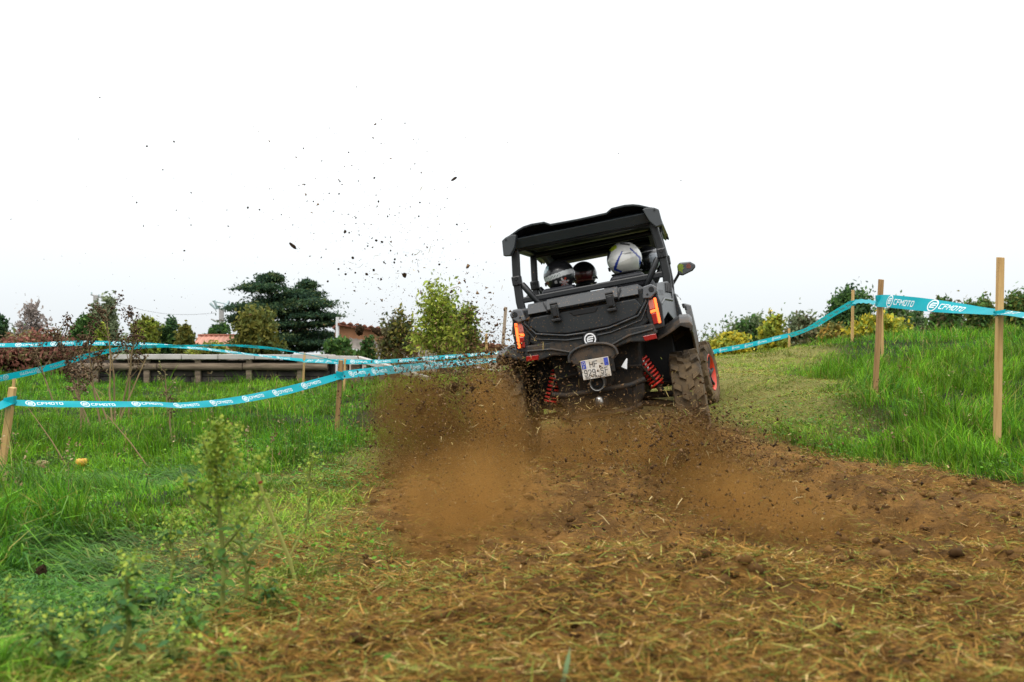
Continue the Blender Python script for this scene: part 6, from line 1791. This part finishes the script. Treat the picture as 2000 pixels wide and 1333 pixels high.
def goosefoot(label, px, pb, top_px, top_py, Y=None, n_leaf=26, leafL=0.055, seeds=900, seed_from=0.5, lean=0.0, spread=1.0):
    b = ground_hit(px, pb); Y_ = b.y
    T = Vector(at(top_px, top_py, Y_))
    root = empty('weed', b); tag(root, label, 'weed')
    ax = T - b; h = ax.length
    pts = [Vector((0, 0, -0.02)), ax * 0.35 + Vector((0.012, 0.0, 0)), ax * 0.7 - Vector((0.008, 0, 0)), ax]
    stem = MB().tube(pts, [0.007, 0.006, 0.0045, 0.0015], 7)
    link('stem', col_mesh('stem', stem, MT['leaf'], (0.24, 0.27, 0.07)), root)

    def on(t_):
        f = t_ * 3; i = min(2, int(f)); f -= i
        return pts[i].lerp(pts[i + 1], f)
    br = []
    for k in range(9):
        t_ = 0.22 + 0.66 * k / 9 + random.uniform(-.02, .02); p = on(t_); a_ = k * 2.4 + random.random()
        L_ = h * (0.30 - 0.22 * t_) * (0.8 + 0.5 * random.random()) * spread
        q = p + Vector((math.cos(a_) * L_ * 0.75, math.sin(a_) * L_ * 0.75, L_ * 0.75)); br.append((p, q, t_))
        tb = MB().tube([p, p.lerp(q, 0.5) + Vector((0, 0, -0.01)), q], [0.0035, 0.003, 0.001], 5)
        link('branch', col_mesh('branch', tb, MT['leaf'], (0.20, 0.24, 0.06)), root)
    for k in range(n_leaf):
        if k % 2 == 0 or not br:
            t_ = 0.06 + 0.72 * random.random(); p = on(t_)
        else:
            p0, q0, t_ = random.choice(br); p = p0.lerp(q0, random.uniform(0.15, 0.9))
        lf = link('leaf', random.choice(LEAF_G), root)
        lf.location = p; s_ = leafL * (1.15 - 0.65 * t_) * random.uniform(0.6, 1.25); lf.scale = (s_, s_, s_)
        lf.rotation_euler = (random.uniform(-.5, .5), random.uniform(-0.6, 0.5), random.uniform(0, 6.28))
    if seeds:
        P = []
        spikes = [(on(seed_from), on(1.0))] + [(p, q) for p, q, t_ in br if t_ > seed_from * 0.75]
        for i in range(seeds):
            p, q = spikes[0] if random.random() < 0.45 else random.choice(spikes)
            f = random.random(); r_ = 0.012 + 0.020 * (1 - f)
            c_ = p.lerp(q, 0.25 + 0.78 * f)
            P.append((c_.x + random.gauss(0, r_), c_.y + random.gauss(0, r_), c_.z + random.gauss(0, r_)))
        P = np.array(P); n = len(P)
        c = pick([(0.26, 0.36, 0.05), (0.34, 0.40, 0.06), (0.19, 0.30, 0.04)], n) * (0.8 + .4 * RNG.random(n))[:, None]
        Ls = 0.006 + 0.008 * RNG.random(n)
        st = blades(P, RNG.random(n) * 6.283, RNG.random(n) * 2.5, RNG.random(n) * .5, Ls, Ls * 0.8, c, c)
        tag(link('seed_head', np_mesh('seed_head', *st[:4], MT['leaf'], st[4]), root), kind='stuff')
    return root


goosefoot('tallest green seeding weed standing in the left grass edge', 432, 1232, 425, 832, n_leaf=60, leafL=0.052, seeds=2200, seed_from=0.45, spread=1.5)
goosefoot('leafy green weed at the bottom edge left of the tallest weed', 232, 1310, 262, 1092, n_leaf=56, leafL=0.050, seeds=120, seed_from=0.85)
goosefoot('second stem right beside the tallest seeding weed', 478, 1200, 470, 985, n_leaf=18, leafL=0.045, seeds=200, seed_from=0.7)
goosefoot('low leafy weed behind the foot of the tallest weed', 330, 1150, 338, 1010, n_leaf=16, leafL=0.055, seeds=250, seed_from=0.55)
goosefoot('thin seeding weed near the soil edge right of the broken stalk', 590, 1050, 614, 880, n_leaf=12, leafL=0.03, seeds=260, seed_from=0.5, spread=0.7)
goosefoot('bushy weed clump in the bottom left corner', 120, 1330, 100, 1210, n_leaf=60, leafL=0.042, seeds=60, seed_from=0.8, spread=1.5)
goosefoot('low green weed at the bottom edge between corner clump and straw', 330, 1325, 352, 1235, n_leaf=26, leafL=0.045, seeds=40, seed_from=0.8, spread=1.4)

for lb, px, pb, tx, ty in (('small leafy weed left of the bottom-edge weed', 175, 1300, 168, 1195), ('small leafy weed under the lone brown clod', 60, 1290, 50, 1190), ('leafy weed between tallest weed and bottom-edge weed', 380, 1280, 372, 1170),
                            ('small weed at the very bottom below the tallest weed', 430, 1330, 445, 1262), ('leafy sprig right of the tallest weed foot', 520, 1210, 530, 1128), ('short weed behind the corner clump', 20, 1240, 14, 1150),
                            ('low sprawling weed behind the second stem', 410, 1130, 402, 1062), ('small weed at the edge of the pressed grass', 260, 1200, 250, 1112)):
    goosefoot(lb, px, pb, tx, ty, n_leaf=38, leafL=0.040, seeds=70, seed_from=0.7, spread=1.5)

# broken pale stalk
b = ground_hit(588, 1166); T = Vector(at(502, 925, b.y - 0.1))
root = empty('broken_stalk', b); tag(root, 'thick pale yellow-green broken stalk leaning over the soil edge', 'stalk')
d_ = T - b
mb = MB().tube([(0, 0, -0.02), d_ * 0.3 + Vector((0.006, 0, 0)), d_ * 0.62, d_ * 0.86 - Vector((0.004, 0, 0)), d_], [0.005, 0.0065, 0.006, 0.0055, 0.0078], 9)
link('stem', col_mesh('stem', mb, MT['leaf'], (0.40, 0.40, 0.12)), root)
for f, dx_, dz_ in ((0.38, -0.17, 0.03), (0.12, -0.10, -0.02), (0.30, 0.05, 0.10), (0.86, -0.16, -0.12)):
    p = d_ * f
    mb = MB().tube([p, p + Vector((dx_ * 0.5, 0.02, dz_ * 0.6)), p + Vector((dx_, 0.03, dz_))], [0.004, 0.0035, 0.002], 6)
    link('side_shoot', col_mesh('side_shoot', mb, MT['leaf'], (0.30, 0.31, 0.08)), root)
mb = MB().lathe([(0.0075, -0.005), (0.0085, 0), (0.0075, 0.005)], d_ * 0.93, 'z', 10, False)
link('red_node', col_mesh('red_node', mb, MT['leaf'], (0.25, 0.06, 0.03)), root)

# dead brown dock stalks in the left field
def dead_stalk(label, px, pb, Y, tx, ty, n_br=6, heads=420, col=(0.30, 0.22, 0.12), hcol=((0.060, 0.034, 0.022), (0.095, 0.055, 0.035), (0.14, 0.085, 0.05)), spread=0.34, sz=0.016):
    x = (px - 1000) / FPX * Y; b = Vector((x, Y, gz(x, Y)))
    T = Vector(at(tx, ty, Y)); root = empty('dead_stalk', b); tag(root, label, 'dead plant')
    ax = T - b; h = ax.length
    pts = [Vector((0, 0, -0.03)), ax * 0.4 + Vector((random.uniform(-.03, .03), 0, 0)), ax * 0.75, ax]
    link('stem', col_mesh('stem', MB().tube(pts, [0.010, 0.008, 0.006, 0.002], 6), MT['leaf'], col), root)
    tips = [(ax * 0.72, ax)]
    for k in range(n_br):
        t_ = 0.50 + 0.45 * (k + random.random()) / n_br; p = ax * t_; a_ = random.uniform(0, 6.28); L_ = h * spread * (1.15 - 0.6 * t_) * random.uniform(0.7, 1.2)
        q = p + Vector((math.cos(a_) * L_ * 0.62, math.sin(a_) * L_ * 0.62, L_ * 0.8)); tips.append((p.lerp(q, 0.35), q))
        link('branch', col_mesh('branch', MB().tube([p, p.lerp(q, .5) + Vector((0, 0, -0.015)), q], [0.005, 0.004, 0.0015], 5), MT['leaf'], tuple(c_ * 0.7 for c_ in col)), root)
    if heads:
        P = []; 
        for (p, q) in tips:
            for i in range(int(heads * 0.6) // len(tips)):
                c_ = p.lerp(q, random.random() ** 0.8); r_ = 0.024
                P.append((c_.x + random.gauss(0, r_), c_.y + random.gauss(0, r_), c_.z + random.gauss(0, r_)))
        P = np.array(P); n = len(P)
        st = bits(P, sz * (0.3 + 0.75 * RNG.random(n)), pick(hcol, n) * (0.75 + .5 * RNG.random(n))[:, None])
        tag(link('seed_heads', np_mesh('seed_heads', *st[:4], MT['straw'], st[4]), root), kind='stuff')


dead_stalk('tallest dead brown seeding stalk in front of the low wall', 226, 790, 10.4, 207, 597, 8, 620)
dead_stalk('dead brown stalk leaning right beside the tallest one', 230, 792, 10.6, 272, 612, 7, 520)
dead_stalk('dead stalk with a forked top left of the tallest one', 172, 800, 10.2, 108, 632, 8, 560)
dead_stalk('dense dead brown stalk in the middle of the dry clump', 200, 795, 10.0, 168, 655, 9, 640)
dead_stalk('short dead stalk at the right of the dry clump', 252, 780, 10.9, 258, 668, 6, 360)
dead_stalk('low dead stalk under the middle tape with pale seed heads', 160, 830, 9.4, 150, 722, 7, 380, hcol=((0.20, 0.13, 0.08), (0.30, 0.22, 0.15), (0.12, 0.07, 0.045)))
dead_stalk('dead stalk tilting left low in the dry clump', 182, 805, 9.9, 128, 700, 6, 380)
dead_stalk('bare tan stem fanning right at the foot of the dry clump', 228, 795, 10.3, 290, 690, 3, 40, (0.42, 0.31, 0.16))
dead_stalk('upright bare tan stem between the tallest dead stalks', 222, 798, 10.1, 214, 668, 3, 60, (0.42, 0.31, 0.16))
dead_stalk('bare tan stem fanning left at the foot of the dry clump', 218, 798, 10.2, 150, 690, 3, 60, (0.40, 0.29, 0.15))
dead_stalk('slender dead stalk behind the dry clump, towards the red hedge', 120, 790, 11.4, 62, 668, 6, 260)
dead_stalk('thin dry stalk right of the clump, near the wall', 330, 770, 11.5, 322, 722, 4, 90, hcol=((0.28, 0.24, 0.12), (0.20, 0.20, 0.08)))
dead_stalk('thin dark stalk crossing the near tape', 340, 850, 9.0, 330, 770, 3, 60)
dead_stalk('pair of broken tan stems below the near tape', 255, 868, 8.6, 244, 842, 2, 0, (0.36, 0.25, 0.12))
for lb, (x0, y0, Y0, x1, y1) in {
    'long dry stem leaning left in the grass beside the leaning stake': (134, 918, 7.2, 55, 797),
    'long dry stem fallen toward the track below the near tape': (290, 915, 7.5, 208, 810),
    'thin bent dry stem between clump and near tape': (222, 790, 9.6, 168, 745)}.items():
    b = ground_hit(x0, y0); T = Vector(at(x1, y1, b.y)); d_ = T - b
    mb = MB().tube([b - d_ * 0.03, b + d_ * 0.45 + Vector((0.01, 0, 0.006)), T], [0.0055, 0.0045, 0.0025], 6)
    o = link('dry_stem', col_mesh('dry_stem', mb, MT['leaf'], (0.34, 0.24, 0.12))); tag(o, lb, 'stem', 'dry stems in the left grass')

# fallen yellow fruit half hidden in the grass, with a dark scar
b = ground_hit(160, 921)
root = empty('fallen_fruit', b); tag(root, 'bright yellow fallen fruit lying in the left grass', 'fruit')
MT['fruit'] = M_plain('yellow_fruit', (0.70, 0.40, 0.03), (0.55, 0.28, 0.03), 0.5, 20)
mb = MB().lathe([(0.001, 0.0), (0.022, 0.002), (0.042, 0.02), (0.046, 0.04), (0.036, 0.060), (0.015, 0.066), (0.003, 0.060)], (0, 0, 0.03), 'z', 18, False)
mb.build('flesh', MT['fruit'], root, smooth=80)
MB().prism([(-0.016, -0.012), (0.004, -0.02), (0.020, -0.004), (0.006, 0.012), (-0.012, 0.010)], 0.094, 0.099, 'z').build('scar', MT['clod'], root)
# flat stone near the leaning stake
b = ground_hit(82, 916)
o = link('field_stone', CLOD[2].copy()); o.data.materials.clear(); o.data.materials.append(M_plain('sandstone', (0.42, 0.33, 0.17), (0.30, 0.25, 0.12), 0.9, 15, 0.2, bump=0.4))
o.location = b + Vector((0, 0, 0.035)); o.scale = (0.045, 0.035, 0.03); tag(o, 'small beige stone in the grass left of the yellow fruit', 'stone')
# single upright pale blade close to the lens
b = ground_hit(1098, 1345); T = Vector(at(1114, 1262, b.y))
P = np.array([b[:]]); d_ = T - b
L_ = d_.length
mb = MB()
mb.add([b + Vector((-0.005, 0, 0)), b + Vector((0.005, 0, 0)), b + d_ * .6 + Vector((0.006, 0, 0)), b + d_ * .6 + Vector((-0.004, 0, 0)), T], [(0, 1, 2, 3), (3, 2, 4)])
o = link('grass_blade', col_mesh('grass_blade', mb, MT['leaf'], (0.22, 0.33, 0.16))); tag(o, 'single pale upright grass blade at the bottom edge of the straw', 'grass blade')
